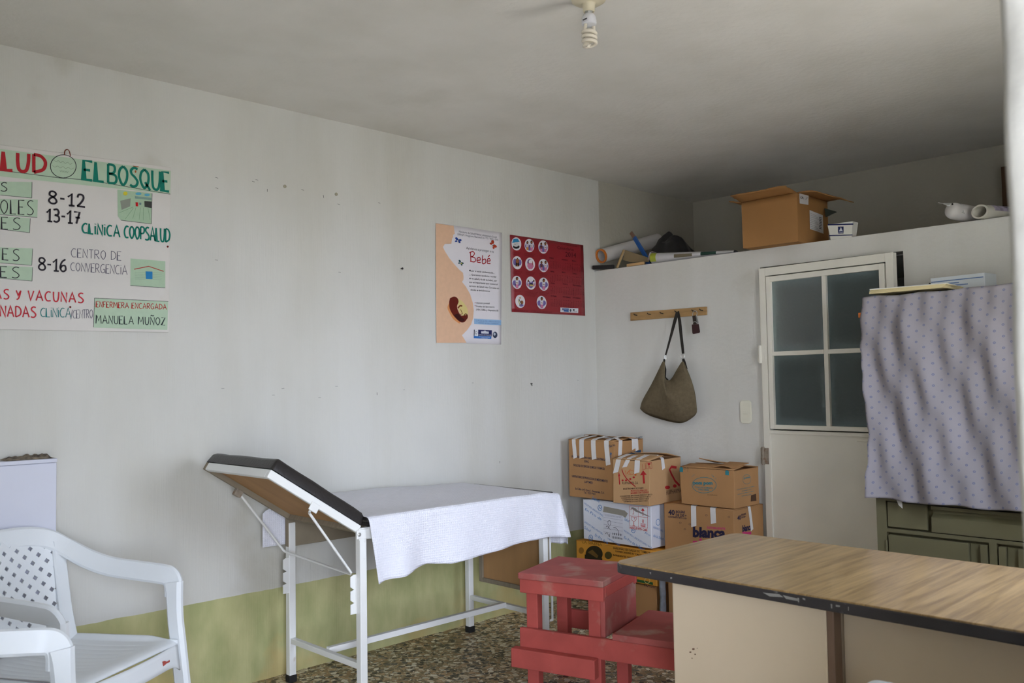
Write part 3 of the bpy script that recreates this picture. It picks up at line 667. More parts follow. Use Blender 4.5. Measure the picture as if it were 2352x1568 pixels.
sb(.365, .392, .03, .40, .285, .452).build('riser', RED2, st, bevel=.004)
for a in (.02, .318):
    for b in (.022, .325): sb(a, a + .055, b, b + .05, .0, .445).build('leg', RED, st, bevel=.004)
for b in (.022, .325): sb(.70, .75, b, b + .05, 0, .22).build('leg', RED, st, bevel=.004)
sb(-.002, .80, -.004, .020, .205, .292).build('long_rail', RED, st, bevel=.004)
sb(-.002, .80, .376, .40, .205, .292).build('long_rail', RED, st, bevel=.004)
sb(-.022, .375, -.05, -.005, .132, .213).build('lower_front_block', RED, st, bevel=.004)
sb(.44, .815, -.012, .425, .293, .320).build('lower_tread', RED2, st, bevel=.004)

# ------------------------------------------------------------------ desk
def laminate():
    m = mat('wood_laminate', (160, 128, 88), 0.28, var=0.04, vs=2, spec=0.5, coat=0.15); t = m.node_tree; b = t.nodes['Principled BSDF']; N = t.nodes.new; Lk = t.links.new
    co = N('ShaderNodeTexCoord'); mp = N('ShaderNodeMapping'); mp.inputs['Scale'].default_value = (1.6, 30, 1); Lk(co.outputs['Object'], mp.inputs[0])
    n = N('ShaderNodeTexNoise'); n.inputs['Scale'].default_value = 1.6; n.inputs['Detail'].default_value = 6; n.inputs['Distortion'].default_value = 0.6; Lk(mp.outputs[0], n.inputs['Vector'])
    n2 = N('ShaderNodeTexNoise'); n2.inputs['Scale'].default_value = 9; n2.inputs['Detail'].default_value = 4; Lk(mp.outputs[0], n2.inputs['Vector'])
    ad = N('ShaderNodeMath'); ad.operation = 'MULTIPLY_ADD'; ad.inputs[1].default_value = 0.35; Lk(n2.outputs['Fac'], ad.inputs[0]); Lk(n.outputs['Fac'], ad.inputs[2])
    r = N('ShaderNodeValToRGB'); e = r.color_ramp.elements; e[0].position = .48; e[0].color = (*[lin(c) for c in (126, 100, 64)], 1); e[1].position = .82; e[1].color = (*[lin(c) for c in (168, 138, 92)], 1)
    Lk(ad.outputs[0], r.inputs[0]); Lk(r.outputs[0], b.inputs['Base Color']); return m
CREAM = mat('cream_steel', (226, 206, 176), 0.45, var=0.03, vs=3, rgb2=(190, 166, 134), w2=-0.2, s2=2)
DARKT = mat('brown_trim', (128, 102, 82), 0.5)
EDGE = mat('black_edge_band', (58, 54, 54), 0.5, var=0.15, vs=9, rgb2=(140, 138, 132), w2=-0.2, s2=22)
dk = thing('office_desk', 'office desk with wood laminate top, black edge band and cream steel panels', 'desk', (-1.76, -2.65, 0))
def rrect(x0, x1, y0, y1, r, z, n=6):
    out_ = []
    for cx, cy, a in ((x1 - r, y1 - r, 0), (x0 + r, y1 - r, 90), (x0 + r, y0 + r, 180), (x1 - r, y0 + r, 270)):
        for k in range(n + 1): t = R(a + 90 * k / n); out_.append((cx + r * math.cos(t), cy + r * math.sin(t), z))
    return out_
DKX0, DKX1, DKY0, DKY1 = -2.152, -1.372, -3.42, -1.868
MB().prism(rrect(DKX0 + .004, DKX1 - .004, DKY0 + .004, DKY1 - .004, .045, .712), (0, 0, .033)).build('desktop', laminate(), dk, bevel=.003)
MB().prism(rrect(DKX0, DKX1, DKY0, DKY1, .048, .709), (0, 0, .031)).build('edge_band', EDGE, dk, bevel=.004)
PB = [(-2.075, -2.06, -2.60), (-2.075, -3.13, -3.38)]
for X0, ya, yb in PB:
    MB().box((X0 + .001, ya, .06), (-1.45, yb, .708)).build('pedestal', CREAM, dk, bevel=.006)
    MB().box((X0 + .03, ya - .02, 0), (-1.47, yb + .02, .062)).build('plinth', BLACKR, dk)
MB().box((-2.078, -2.601, .06), (-2.03, -2.624, .708)).build('panel_trim', DARKT, dk, bevel=.003)
MB().box((-1.99, -2.612, .12), (-1.972, -3.129, .708)).build('modesty_panel', CREAM, dk)
F_ = Face((-2.0755, 0, 0), (-1, 0, 0))
SC = ('scuff', (120, 84, 62))
for a, b, r in ((1586, 1497, 5), (1593, 1490, 6), (1597, 1502, 4), (1590, 1511, 3), (1602, 1488, 2.5)): F_.disc(SC, (a, b), r * .55, r * .35, n=7)
F_.finish(dk)
F_ = Face((DKX0 - .0002, 0, 0), (-1, 0, 0)); SC = ('edge_scuff', (150, 148, 142))
for q in ([(1752, 1360), (1790, 1364), (1800, 1371), (1768, 1369)], [(1798, 1366), (1832, 1374), (1834, 1380), (1806, 1375)], [(1832, 1372), (1836, 1373), (1836, 1383), (1833, 1382)], [(1844, 1372), (1850, 1374), (1850, 1378), (1844, 1376)], [(1908, 1386), (1912, 1387), (1912, 1397), (1909, 1396)], [(1920, 1388), (1930, 1390), (1929, 1394), (1920, 1393)], [(1948, 1393), (1950, 1393), (1950, 1402), (1948, 1402)], [(1492, 1314), (1496, 1313), (1495, 1319)], [(1540, 1325), (1544, 1325), (1544, 1329), (1540, 1329)]): F_.poly(SC, q)
F_.finish(dk)

# ------------------------------------------------------------------ olive cabinet
OLV = mat('olive_enamel', (112, 107, 80), 0.45, var=0.05, vs=4, rgb2=(96, 90, 66), w2=-0.25, s2=8)
DRKO = mat('olive_gap', (34, 32, 26), 0.8)
cb = thing('metal_cabinet', 'olive green metal cabinet with drawer and doors beside the frosted door', 'cabinet', (-.22, -2.56, 0))
CX, CY0, CY1, CZ = -.42, -2.035, -3.08, 1.722
f = MB(); f.box((CX, CY0, 0), (-.012, CY0 - .018, CZ)).box((CX, CY1 + .018, 0), (-.012, CY1, CZ)).box((-.03, CY0 - .018, 0), (-.012, CY1 + .018, CZ)).box((CX, CY0 - .018, CZ - .02), (-.03, CY1 + .018, CZ)).box((CX, CY0 - .018, .79), (-.03, CY1 + .018, .81)).box((CX + .03, CY0 - .018, 1.22), (-.03, CY1 + .018, 1.24)).box((CX, CY0 - .018, .0), (-.03, CY1 + .018, .06))
f.box((CX, CY0 - .018, .06), (CX + .02, CY0 - .045, .79)).box((CX, CY0 - .045, .648), (CX + .02, CY1 + .018, .664)).box((CX, -2.515, .06), (CX + .02, -2.545, .648)).box((CX + .03, CY0 - .02, .06), (CX + .035, CY1 + .02, .79))
f.build('carcass', OLV, cb)
MB().box((CX + .003, CY0 - .05, .672), (CX + .02, -2.262, .786)).build('fixed_panel', OLV, cb, bevel=.002)
dr = MB().box((CX - .004, -2.282, .668), (CX + .02, CY1 + .03, .735)).box((CX - .004, -2.282, .768), (CX + .02, CY1 + .03, .784)).box((CX + .021, -2.282, .735), (CX + .028, CY1 + .03, .768)).build('drawer', OLV, cb, bevel=.002)
f = MB(); f.prism([(CX - .004, -2.284, .735), (CX + .022, -2.284, .735), (CX + .022, -2.284, .752)], (0, CY1 + .03 + 2.284, 0)); f.build('grip_recess', OLV, dr)
for ya, yb, s in ((-2.088, -2.508, 1), (-2.552, -3.04, -1)):
    ga, gb = (yb + .075, yb + .028) if s == 1 else (ya - .028, ya - .075)
    f = MB(); f.box((CX - .005, ya, .07), (CX + .018, max(ga, gb) if s == 1 else ya - .028, .636))
    if s == 1: f.box((CX - .005, gb, .07), (CX + .018, yb, .636)); f.box((CX + .019, ga, .07), (CX + .024, gb, .636))
    else: f.box((CX - .005, gb, .07), (CX + .018, yb, .636)); f.box((CX + .019, ga, .07), (CX + .024, gb, .636))
    dr = f.build('door', OLV, cb, bevel=.002)
f = MB(); f.tube([(CX - .004, -2.079, .53), (CX - .004, -2.079, .61)], .005); f.build('hinge', OLV, cb)

# ------------------------------------------------------------------ grey dotted cloth over the cabinet front
def dotted():
    m = mat('dotted_grey_cotton', (156, 151, 156), 0.85, var=0.05, vs=3, spec=0.1, rgb2=(120, 104, 96), w2=-0.42, s2=9); t = m.node_tree; b = t.nodes['Principled BSDF']; N = t.nodes.new; Lk = t.links.new
    base = b.inputs['Base Color'].links[0].from_socket
    uv = N('ShaderNodeUVMap'); uv.uv_map = 'cloth'
    def dist(off):
        mp = N('ShaderNodeMapping'); mp.inputs['Scale'].default_value = (1 / .058, 1 / .049, 1); mp.inputs['Location'].default_value = (off, off, 0); Lk(uv.outputs[0], mp.inputs[0])
        fr = N('ShaderNodeVectorMath'); fr.operation = 'FRACTION'; Lk(mp.outputs[0], fr.inputs[0])
        sb_ = N('ShaderNodeVectorMath'); sb_.operation = 'SUBTRACT'; sb_.inputs[1].default_value = (.5, .5, 0); Lk(fr.outputs[0], sb_.inputs[0])
        sc = N('ShaderNodeVectorMath'); sc.operation = 'MULTIPLY'; sc.inputs[1].default_value = (.058, .049, 0); Lk(sb_.outputs[0], sc.inputs[0])
        ln = N('ShaderNodeVectorMath'); ln.operation = 'LENGTH'; Lk(sc.outputs[0], ln.inputs[0]); return ln.outputs['Value']
    mn = N('ShaderNodeMath'); mn.operation = 'MINIMUM'; Lk(dist(0), mn.inputs[0]); Lk(dist(.5), mn.inputs[1])
    r = N('ShaderNodeValToRGB'); r.color_ramp.interpolation = 'CONSTANT'; e = r.color_ramp.elements
    mu = N('ShaderNodeMath'); mu.operation = 'MULTIPLY'; mu.inputs[1].default_value = 100; Lk(mn.outputs[0], mu.inputs[0])
    e[0].position = 0; e[0].color = (.35, .35, .35, 1); e[1].position = .24; e[1].color = (.8, .8, .8, 1); q = e.new(.52); q.color = (0, 0, 0, 1)
    Lk(mu.outputs[0], r.inputs[0])
    x = N('ShaderNodeMixRGB'); x.inputs[2].default_value = (*[lin(c) for c in (108, 114, 146)], 1); Lk(r.outputs[0], x.inputs[0]); Lk(base, x.inputs[1]); Lk(x.outputs[0], b.inputs['Base Color'])
    return m
CL = MB(); NX, NY = 110, 120; uvs = []; CW = 1.03
def cloth(i, j):
    u = i / NX; s = j / NY; y = -2.018 - u * CW
    topz = 1.732 + .010 * sm((u - .25) / .5) + .003 * noise.noise(V((u * 9, 3, 1)))
    L1 = .10                                            # part lying back on the cabinet top
    Ltot = L1 + (.925 + .025 * u)
    d = s * Ltot
    if d < L1:
        return (-.452 + (L1 - d), y, topz + .004 + .002 * math.sin(u * 30)), (u * CW, -d)
    v = (d - L1) / (Ltot - L1)
    ff = sm(v / .18)
    sh = .10 * v ** 1.4
    k = u - sh
    g = .014 * math.sin(2 * math.pi * (3.0 * k + .62)) * (.25 + .75 * ff) + .010 * math.sin(2 * math.pi * (6.7 * (u - .30 * v) + .2)) * ff + .006 * math.sin(2 * math.pi * (11 * u + .4 * v)) * (1 - .6 * v)
    g += .018 * math.exp(-((u - .62) / .012) ** 2) * .15
    x = -.455 - .012 * v - g - .022 * ff
    y += .010 * math.sin(v * 7) * (1 - u) - .028 * v * (1 - u) ** 3 * .4 + .012 * noise.noise(V((v * 14, 1, 1))) * (1 - u) ** 20
    return (x, y, topz - (d - L1) + .004 * math.sin(u * 22) * v), (u * CW, -d)
for j in range(NY + 1):
    for i in range(NX + 1):
        p, q = cloth(i, j); CL.v.append(V(p)); uvs.append(q)
for j in range(NY):
    for i in range(NX):
        a = j * (NX + 1) + i; CL.f.append((a, a + 1, a + NX + 2, a + NX + 1))
CL.uv = uvs
solo(CL, 'cabinet_cloth', dotted(), (-.45, -2.5, .8), 'grey cloth with small blue ring dots hanging over the olive cabinet', 'cloth', smooth=True, ang=180, solid=.001)
ORG = mat('orange_plastic', (214, 118, 50), 0.5)
solo(MB().box((-.458, -1.998, 1.640), (-.446, -2.028, 1.664)), 'clip', ORG, (-.452, -2.013, 1.64), 'small orange clip on the left edge of the dotted grey cloth', 'clip', bevel=.002)
PAPER = mat('paper', (232, 232, 228), 0.8, var=0.02)
solo(MB().prism([(-.445, -2.135, .815), (-.447, -2.165, .812), (-.449, -2.167, .765), (-.449, -2.150, .779)], (.002, 0, 0)), 'paper_scrap', PAPER, (-.447, -2.15, .765), 'torn scrap of white paper poking out below the dotted cloth', 'paper')
# things lying on the cabinet
MAN = mat('manila', (222, 206, 160), 0.8, var=0.03)
def ridge(a, b, c):
    return on(0, c, a, b)
fo = thing('folder_stack', 'stack of cream paper folders on the left end of the olive cabinet', 'folders', (-.30, -2.24, 1.7475))
for k in range(5):
    z = 1.7475 + k * .0044; sk = .012 * (noise.noise(V((k * 3.1, 1, 1)))); c, s_ = math.cos(.03 * k - .05), math.sin(.03 * k - .05)
    MB().obox((-.345 + sk, -2.225 + sk, z + .0026), (c, s_, 0), (-s_, c, 0), (0, 0, 1), .235, .335, .0040).build('folder', MAN if k < 4 else PAPER, fo)
WBX = mat('white_carton', (226, 232, 236), 0.5, var=0.02)
wb = thing('glove_box', 'small white carton with blue stripe standing on the cabinet behind the folders', 'box', (-.17, -2.37, 1.738), R(-8))
T = WM[wb.name]
MB().hexa([T @ V(p) for p in ((-.055, -.125, 0), (.055, -.125, 0), (.055, .125, 0), (-.055, .125, 0), (-.055, -.125, .083), (.055, -.125, .083), (.055, .125, .083), (-.055, .125, .083))]).build('carton_body', WBX, wb, bevel=.002)
Fw = Face(T @ V((-.056, 0, 0)), T.to_3x3() @ V((-1, 0, 0)))
def fl(Fc, key, T_, pts, lay=0): Fc._add(key, [T_ @ V(p) for p in pts], [tuple(range(len(pts)))], lay)
fl(Fw, ('printed_stripe', (96, 130, 178)), T, [(-.056, .12, .062), (-.056, -.12, .062), (-.056, -.12, .066), (-.056, .12, .066)])
for k, L in enumerate((.10, .14, .08)): fl(Fw, ('lettering', (120, 146, 190)), T, [(-.056, .09, .048 - k * .011), (-.056, .09 - L, .048 - k * .011), (-.056, .09 - L, .053 - k * .011), (-.056, .09, .053 - k * .011)])
Fw.finish(wb)
f = MB(); f.prism([(-.20, -2.20, 1.738), (-.19, -2.235, 1.738), (-.19, -2.238, 1.80), (-.195, -2.228, 1.802)], (.06, .01, 0)); solo(f, 'book', mat('black_cover', (44, 42, 44), 0.5), (-.17, -2.22, 1.738), 'dark book leaning on the white carton atop the cabinet', 'book')

# ------------------------------------------------------------------ cartons in the corner
def carton(label, name, X0, X1, Ya, Yb, z0, z1, m, seed, amp=.004, flapgap=.012, lift=(.02, .015), rz=0.0, closed=True, tapes=()):
    """front face at X0 towards the room, from Ya (left) to Yb (right)"""
    cx, cy = (X0 + X1) / 2, (Ya + Yb) / 2
    piv = V((X0, Ya, 0)); RM = Matrix.Translation(piv) @ Matrix.Rotation(rz, 4, 'Z') @ Matrix.Translation(-piv)
    t = thing(name, label, 'box', tuple(RM @ V((cx, cy, z0))))
    def dfm(p):
        q = V(p); h = (q.z - z0) / (z1 - z0)
        nz = noise.noise_vector(V((q.x * 5 + seed, q.y * 5, q.z * 5))) * amp
        nz.z *= .4 * min(1, max(0, h * 6)) if closed else .3
        if h < .06: nz *= .5
        return q + nz
    n = 9
    bmk = MB()
    def rect(a, b, c): bmk.grid(lambda u, v: dfm(RM @ (V(a) + (V(b) - V(a)) * u + (V(c) - V(a)) * v)), n, n)
    A, B, C_, D = (X0, Ya), (X0, Yb), (X1, Yb), (X1, Ya); zt = z1 - .006
    for P, Q in ((A, B), (B, C_), (C_, D), (D, A)): rect((*P, z0), (*Q, z0), (*P, zt))
    rect((*A, z0), (*B, z0), (*D, z0))
    if closed: rect((X0, Ya, zt - .004), (X0, Yb, zt - .004), (X1, Ya, zt - .004))
    bmk.build('carton_body', m, t, smooth=True, merge=True, ang=50, bevel=.003)
    if closed:                                   # two long flaps meeting along the middle
        for side, xa, xb, lf_ in ((0, X0, cx - flapgap / 2, lift[0]), (1, X1, cx + flapgap / 2, lift[1])):
            fm = MB()
            def fp(u, v, xa=xa, xb=xb, lf_=lf_):
                p = V((xa + (xb - xa) * u, Ya + (Yb - Ya) * v, zt + .001 + u * lf_ * (.6 + .4 * noise.noise(V((v * 2.2, seed, xa)))) )); return RM @ p + V((0, 0, .0015))
            fm.grid(fp, 6, 8); fm.build('flap', m, t, smooth=True, solid=.004, ang=180)
    Fr = Face(RM @ V((X0, Ya, z0)), RM.to_3x3() @ V((-1, 0, 0)), dfm); Rt = Face(RM @ V((X0, Yb, z0)), RM.to_3x3() @ V((0, -1, 0)), dfm)
    for (sd, c, wd_, up_, dn_, skew) in tapes:   # sd 'f' front edge or 'r' right edge, c along it 0..1
        tm = MB(); P = []
        if sd == 'f':
            y = Ya + (Yb - Ya) * c; P = [V((X0 + up_ * k / 5, y, zt + .009 + (lift[0] * .9 * (up_ * k / 5) / ((X1 - X0) / 2)))) for k in range(5, 0, -1)] + [V((X0 - .001, y, zt + .004))] + [V((X0 - .0022, y + skew * k / 6, zt - dn_ * k / 6)) for k in range(1, 7)]; wv = V((0, -1, 0))
        else:
            x = X0 + (X1 - X0) * c; P = [V((x, Yb + up_ * k / 5, zt + .010 + lift[0] * .5)) for k in range(5, 0, -1)] + [V((x, Yb - .001, zt + .006))] + [V((x + skew * k / 6, Yb - .0022, zt - dn_ * k / 6)) for k in range(1, 7)]; wv = V((1, 0, 0))
        Q = [dfm(RM @ p) for p in P]; wv = RM.to_3x3() @ wv
        for i, q in enumerate(Q): tm.v += [q - wv * wd_ / 2, q + wv * wd_ / 2 + (V((0, 0, .010)) if i == len(Q) - 1 else V((0, 0, 0)))]
        tm.f = [(2 * i, 2 * i + 1, 2 * i + 3, 2 * i + 2) for i in range(len(Q) - 1)]
        tm.build('tape_strip', TAPE, t, solid=.0008)
    return t, Fr, Rt
NAVY = (48, 52, 74); DKR = (176, 44, 44); TEAL = (44, 128, 138); BLU = (84, 140, 196)
# brown box at the very bottom, and the tall plain one beside it
t, Fr, Rt = carton('plain brown carton on the floor under the yellow sardine crate', 'cardboard_box', -.40, -.09, -.30, -.745, 0.002, .192, CARD, 1, lift=(0, 0))
Fr.text(NAVY, 'FRAGIL', (1480, 1346), (1503, 1350), 8, bold=.02); Fr.finish(t)
t, Fr, Rt = carton('plain carton on the floor under the detergent carton, mostly hidden by the desk', 'cardboard_box', -.36, -.03, -.80, -1.21, 0.002, .366, CARD, 2, lift=(0, 0))
# yellow crate of canned fish
YEL = mat('yellow_carton', (214, 150, 58), 0.7, var=0.05, vs=4, spec=0.2)
t, Fr, Rt = carton('yellow printed sardine carton below the white wrapped carton', 'cardboard_box', -.412, -.07, -.155, -.762, .198, .392, YEL, 3, amp=.003, lift=(.0, .0))
BRN = (74, 56, 30)
def wz(a, b): return (1320 + a * .10843, 1130 + b * .10843)        # reading off an enlarged view
Fr.disc(('printed_label', (52, 44, 24)), (1365, 1272), 20, 19); Fr.poly(('printed_label', (52, 44, 24)), [(1343, 1273), (1384, 1282), (1384, 1291), (1343, 1285)])
Fr.poly(('printed_label', (112, 84, 40)), [(1350, 1268), (1361, 1262), (1375, 1276), (1372, 1282), (1356, 1272)], 1)
Fr.disc(('printed_label', (150, 104, 40)), (1335, 1264), 6, 7.5); Fr.disc(('printed_label', (84, 74, 34)), (1398, 1275), 8.5, 8.5)
Fr.text(('lettering', (150, 108, 34)), 'LA SIRENA', (1337, 1247), (1384, 1254), (6, 6.5), bold=.02)
Fr.text(BRN, 'SARDINAS EN SALSA DE TOMATE', (1409, 1260), (1494, 1272), (4.5, 5), bold=.015)
Fr.text(BRN, 'CANNED SARDINES IN TOMATO SAUCE', (1414, 1267), (1489, 1279), (4, 4.5), bold=.015)
Fr.text(BRN, 'INGREDIENTES: SARDINAS, TOMATE, SAL', (1409, 1276), (1490, 1289), (4, 4.5), bold=.015)
Fr.poly(('printed_label', (44, 92, 52)), [(1450, 1327), (1500, 1337), (1500, 1343), (1450, 1333)]); Fr.ring(('printed_label', (220, 200, 120)), (1487, 1333), 6, 6, 1.6, 1)
Fr.finish(t)
# white wrapped carton
WRAP = mat('printed_white_wrap', (226, 228, 236), 0.45, var=0.03, vs=6, bump=0.1, bs=12)
t, Fr, Rt = carton('white wrapped carton with blue printing and red handle-with-care label', 'cardboard_box', -.40, -.06, -.208, -.722, .403, .645, WRAP, 4, amp=.003, lift=(.0, .0))
for (tx, a, b, h, sl) in (('Salud', (365, 150), (520, 215), 70, .3), ('WEXFORD LABORATORIES', (205, 250), (600, 520), 45, 0), ('En Pro de', (220, 380), (560, 600), 55, .3), ('LABORATORIES WEXFORD', (205, 640), (600, 910), 45, 0), ('Salud', (205, 770), (330, 850), 60, .3), ('En Pro de la', (430, 930), (700, 1100), 60, .3), ('LABORATORIES', (690, 990), (960, 1150), 40, 0), ('WEXFORD LABORATORIES WEX', (1040, 830), (1640, 1210), 48, 0), ('En Pro de la Salud', (1040, 980), (1470, 1250), 62, .3), ('Salud', (1050, 590), (1150, 640), 60, .3), ('Pro', (1490, 880), (1600, 930), 45, .3)):
    Fr.text(('lettering', BLU if h > 50 else (110, 146, 196)), tx, wz(*a), wz(*b), h * .108 * .9, 0, slant=sl)
for c in ((538, 332), (345, 968), (1245, 800)):
    c = wz(*c); Fr.ring(('printed_mark', (58, 128, 190)), c, 4.6, 6.4, 1.1); Fr.line(('printed_mark', (58, 128, 190)), [(c[0] - 3, c[1] + 3), (c[0] - 1, c[1] - 3), (c[0] + 1.4, c[1] + 2.4), (c[0] + 3.4, c[1] - 3)], 1)
Fr.poly(('paper_label', (222, 222, 230)), [wz(610, 290), wz(1025, 370), wz(1030, 1010), wz(612, 930)], 1)
Fr.poly(('paper_label', (156, 150, 138)), [wz(622, 295), wz(1060, 385), wz(1130, 450), wz(1085, 535), wz(1045, 530), wz(1030, 500), wz(605, 415)], 2)
Fr.poly(('paper_label', (236, 236, 238)), [wz(1165, 285), wz(1545, 315), wz(1555, 830), wz(1170, 770)], 2)
RD = ('printed_mark', (196, 42, 44))
for a in (((1165, 288), (1547, 318)), ((1165, 288), (1172, 712)), ((1547, 318), (1552, 762)), ((1172, 712), (1552, 762)), ((1350, 300), (1360, 740)), ((1168, 495), (1550, 540))): Fr.line(RD, [wz(*p) for p in a], .7, 3)
Fr.line(RD, [wz(1450, 500), wz(1447, 400)], 2, 3); Fr.poly(RD, [wz(1407, 392), wz(1487, 402), wz(1447, 338)], 3)
Fr.line(RD, [wz(1200, 520), wz(1215, 590), wz(1255, 620), wz(1300, 600), wz(1325, 535)], .8, 3); Fr.line(RD, [wz(1200, 520), wz(1325, 535)], .8, 3); Fr.line(RD, [wz(1258, 625), wz(1258, 695)], 1.4, 3); Fr.line(RD, [wz(1232, 698), wz(1285, 705)], 1.4, 3); Fr.line(RD, [wz(1280, 535), wz(1270, 560), wz(1285, 560), wz(1275, 580)], .8, 3)
Fr.text(RD, '8', wz(1432, 645), wz(1472, 650), 8, 3, bold=.0)
for y in (668, 692, 716): Fr.line(RD, [wz(1402, y), wz(1506, y + 12)], 1.3, 3)
Fr.line(RD, [wz(1190, 370), wz(1230, 340), wz(1280, 360), wz(1300, 385)], .9, 3); Fr.line(RD, [wz(1252, 370), wz(1252, 450), wz(1240, 468), wz(1230, 455)], .9, 3)
Fr.text(RD, 'HANDLE WITH CARE', wz(1172, 766), wz(1548, 826), (4.6, 4.9), 3, bold=.03)
BK = ('handwriting', (40, 38, 46))
for st_ in ([(740, 600), (705, 620), (720, 690), (760, 690), (765, 620), (740, 600)], [(665, 740), (690, 715), (720, 740), (760, 800)], [(740, 715), (705, 775)], [(650, 885), (690, 860), (705, 890), (735, 930), (748, 945)], [(750, 880), (735, 945)], [(820, 750), (880, 760), (930, 830), (925, 880)]):
    Fr.line(BK, [(q.x, q.y) for q in spline([(*wz(*p), 0) for p in st_], 4)], 1.0, 3)
for x in range(14): 
    if x % 3 != 1: Fr.poly(('barcode', (60, 60, 66)), [wz(800 + x * 15, 858 + x * 2), wz(800 + x * 15 + 9, 859 + x * 2), wz(800 + x * 15 + 9, 905 + x * 2), wz(800 + x * 15, 904 + x * 2)], 3)
    if x % 4 != 2: Fr.poly(('barcode', (110, 110, 114)), [wz(805 + x * 15, 930 + x * 3), wz(805 + x * 15 + 9, 931 + x * 3), wz(805 + x * 15 + 9, 980 + x * 2), wz(805 + x * 15, 979 + x * 2)], 3)
for y in (470, 540, 610, 690, 770, 850): Fr.line(('lettering', (150, 150, 168)), [wz(620, y - 10), wz(1020, y + 55)], .5, 3)
Fr.text(('lettering', (150, 150, 168)), 'CLINDAMICINA 300 MG', wz(640, 500), wz(985, 550), 2.6, 3)
Fr.poly(('tear', (150, 140, 136)), [wz(1190, 330), wz(1240, 318), wz(1300, 345), wz(1330, 380), wz(1580, 505), wz(1610, 520), wz(1560, 515), wz(1300, 410)], 4)
Fr.finish(t)
c_ = (1524, 1199); Rt.ring(('printed_mark', (58, 128, 190)), (1511, 1199), 4.2, 7, 1.2); Rt.text(('lettering', (110, 146, 196)), 'LABORATORIES', (1500, 1212), (1523, 1222), 5); Rt.text(('lettering', BLU), 'de la Salud', (1500, 1232), (1523, 1240), 6, slant=.3); Rt.finish(t)
# tall carton in the corner on top
t, Fr, Rt = carton('tall brown carton with white tape strips, against the left wall atop the stack', 'cardboard_box', -.40, -.12, -.098, -.462, .652, 1.008, CARD, 5, amp=.004, lift=(.016, .03), tapes=[('f', .12, .030, .13, .115, -.012), ('f', .30, .036, .13, .112, 0), ('f', .56, .036, .13, .115, -.006), ('f', .84, .036, .13, .145, -.012), ('r', .22, .034, .16, .09, -.01), ('r', .66, .034, .16, .06, .0), ('r', .76, .030, .16, .07, .004)])
def az(a, b): return (1300 + a * .11478, 980 + b * .11478)
Fr.text(NAVY, 'UNIVERSIDAD DE SAN CARLOS DE GUATEMALA', az(105, 605), az(795, 680), (5, 5.3), bold=.02); Fr.text(NAVY, '(USAC)', az(370, 705), az(460, 716), 5, bold=.02)
Fr.text(NAVY, 'FACULTAD DE CIENCIAS QUIMICAS Y FARMACIA', az(150, 780), az(775, 862), (5, 5.3), bold=.02); Fr.text(NAVY, 'LABORATORIO DE PRODUCCION DE MEDICAMENTOS', az(125, 1000), az(835, 1110), (5, 5.3), bold=.02)
Fr.text(NAVY, 'LAFYMED', az(370, 1118), az(535, 1138), 5, bold=.02); Fr.text(NAVY, '3a Calle 6-47 Zona 1, Guatemala, C.A.', az(190, 1250), az(765, 1340), 4.6, bold=.015); Fr.text(NAVY, 'Tel.: 2253-9601', az(360, 1330), az(590, 1362), 4.4, bold=.015)
Fr.poly(('printed_mark', (84, 66, 56)), [az(135, 300), az(200, 310), az(205, 500), az(150, 490)], 0)
Fr.finish(t)
Rt.text(NAVY, 'Caja No.', az(850, 410), az(990, 380), 5, bold=.015); Rt.text(('handwriting', (170, 50, 50)), '23', az(1050, 345), az(1130, 325), 8); Rt.line(('printed_mark', (48, 92, 130)), [az(900, 620), az(897, 540)], 2.4); Rt.poly(('printed_mark', (48, 92, 130)), [az(872, 560), az(918, 545), az(895, 500)])
Rt.poly(('printed_mark', (44, 78, 110)), [az(1000, 605), az(1495, 455), az(1500, 552), az(1000, 690)]); Rt.text(('lettering', (220, 222, 226)), 'Por una Vida', az(1040, 640), az(1430, 548), 6, 1, bold=.01); Rt.text(('lettering', (58, 80, 100)), 'COLABORA', az(1370, 258), az(1525, 212), 4, bold=.02)
Rt.finish(t)
# battered carton with red print
t, Fr, Rt = carton('battered brown carton with red arrows, middle of the top row', 'cardboard_box', -.462, -.14, -.497, -.757, .653, .912, CARDL, 6, amp=.008, lift=(.03, .045), rz=R(2), flapgap=.03, tapes=[('f', .18, .034, .10, .085, .03), ('f', .44, .030, .08, .045, .03), ('f', .70, .036, .10, .075, .01), ('r', .42, .03, .12, .06, .0)])
RD2 = ('printed_mark', (182, 44, 46))
Fr.line(RD2, [az(1563, 1130), az(1545, 930)], 5.5); Fr.poly(RD2, [az(1480, 965), az(1612, 955), az(1543, 865)])
Fr.line(RD2, [az(1068, 1155), az(1052, 985)], 3); Fr.poly(RD2, [az(1032, 990), az(1075, 985), az(1050, 905)])
Fr.line(RD2, [az(1110, 850), az(1140, 940), az(1200, 1030), az(1290, 1110), az(1390, 1195)], 2.4)
for k, q in enumerate(((1125, 1070), (1195, 1068), (1282, 1040), (1352, 1005), (1388, 953), (1412, 895), (1415, 845))): Fr.disc(RD2 if k < 4 else ('printed_mark', (206, 96, 44)), az(*q), 2.6, 2.0)
OG = ('handwriting', (208, 112, 64)); Fr.line(OG, [az(1180, 870), az(1195, 950), az(1190, 985)], 1.2); Fr.line(OG, [az(1290, 840), az(1215, 930), az(1290, 960)], 1.2); Fr.ring(OG, az(1315, 905), 6, 4.4, 1.2)
for a in (((1605, 715), (1715, 712)), ((1605, 715), (1605, 835)), ((1715, 712), (1718, 830)), ((1605, 835), (1718, 830)), ((1530, 735), (1535, 850)), ((1530, 850), (1590, 840)), ((1590, 840), (1588, 720))): Fr.line(RD2, [az(*p) for p in a], .7)
Fr.poly(RD2, [az(1632, 725), az(1690, 722), az(1685, 755), az(1662, 775), az(1640, 755)], 0); Fr.line(RD2, [az(1662, 770), az(1664, 800)], 1); Fr.line(RD2, [az(1640, 805), az(1690, 803)], 1)
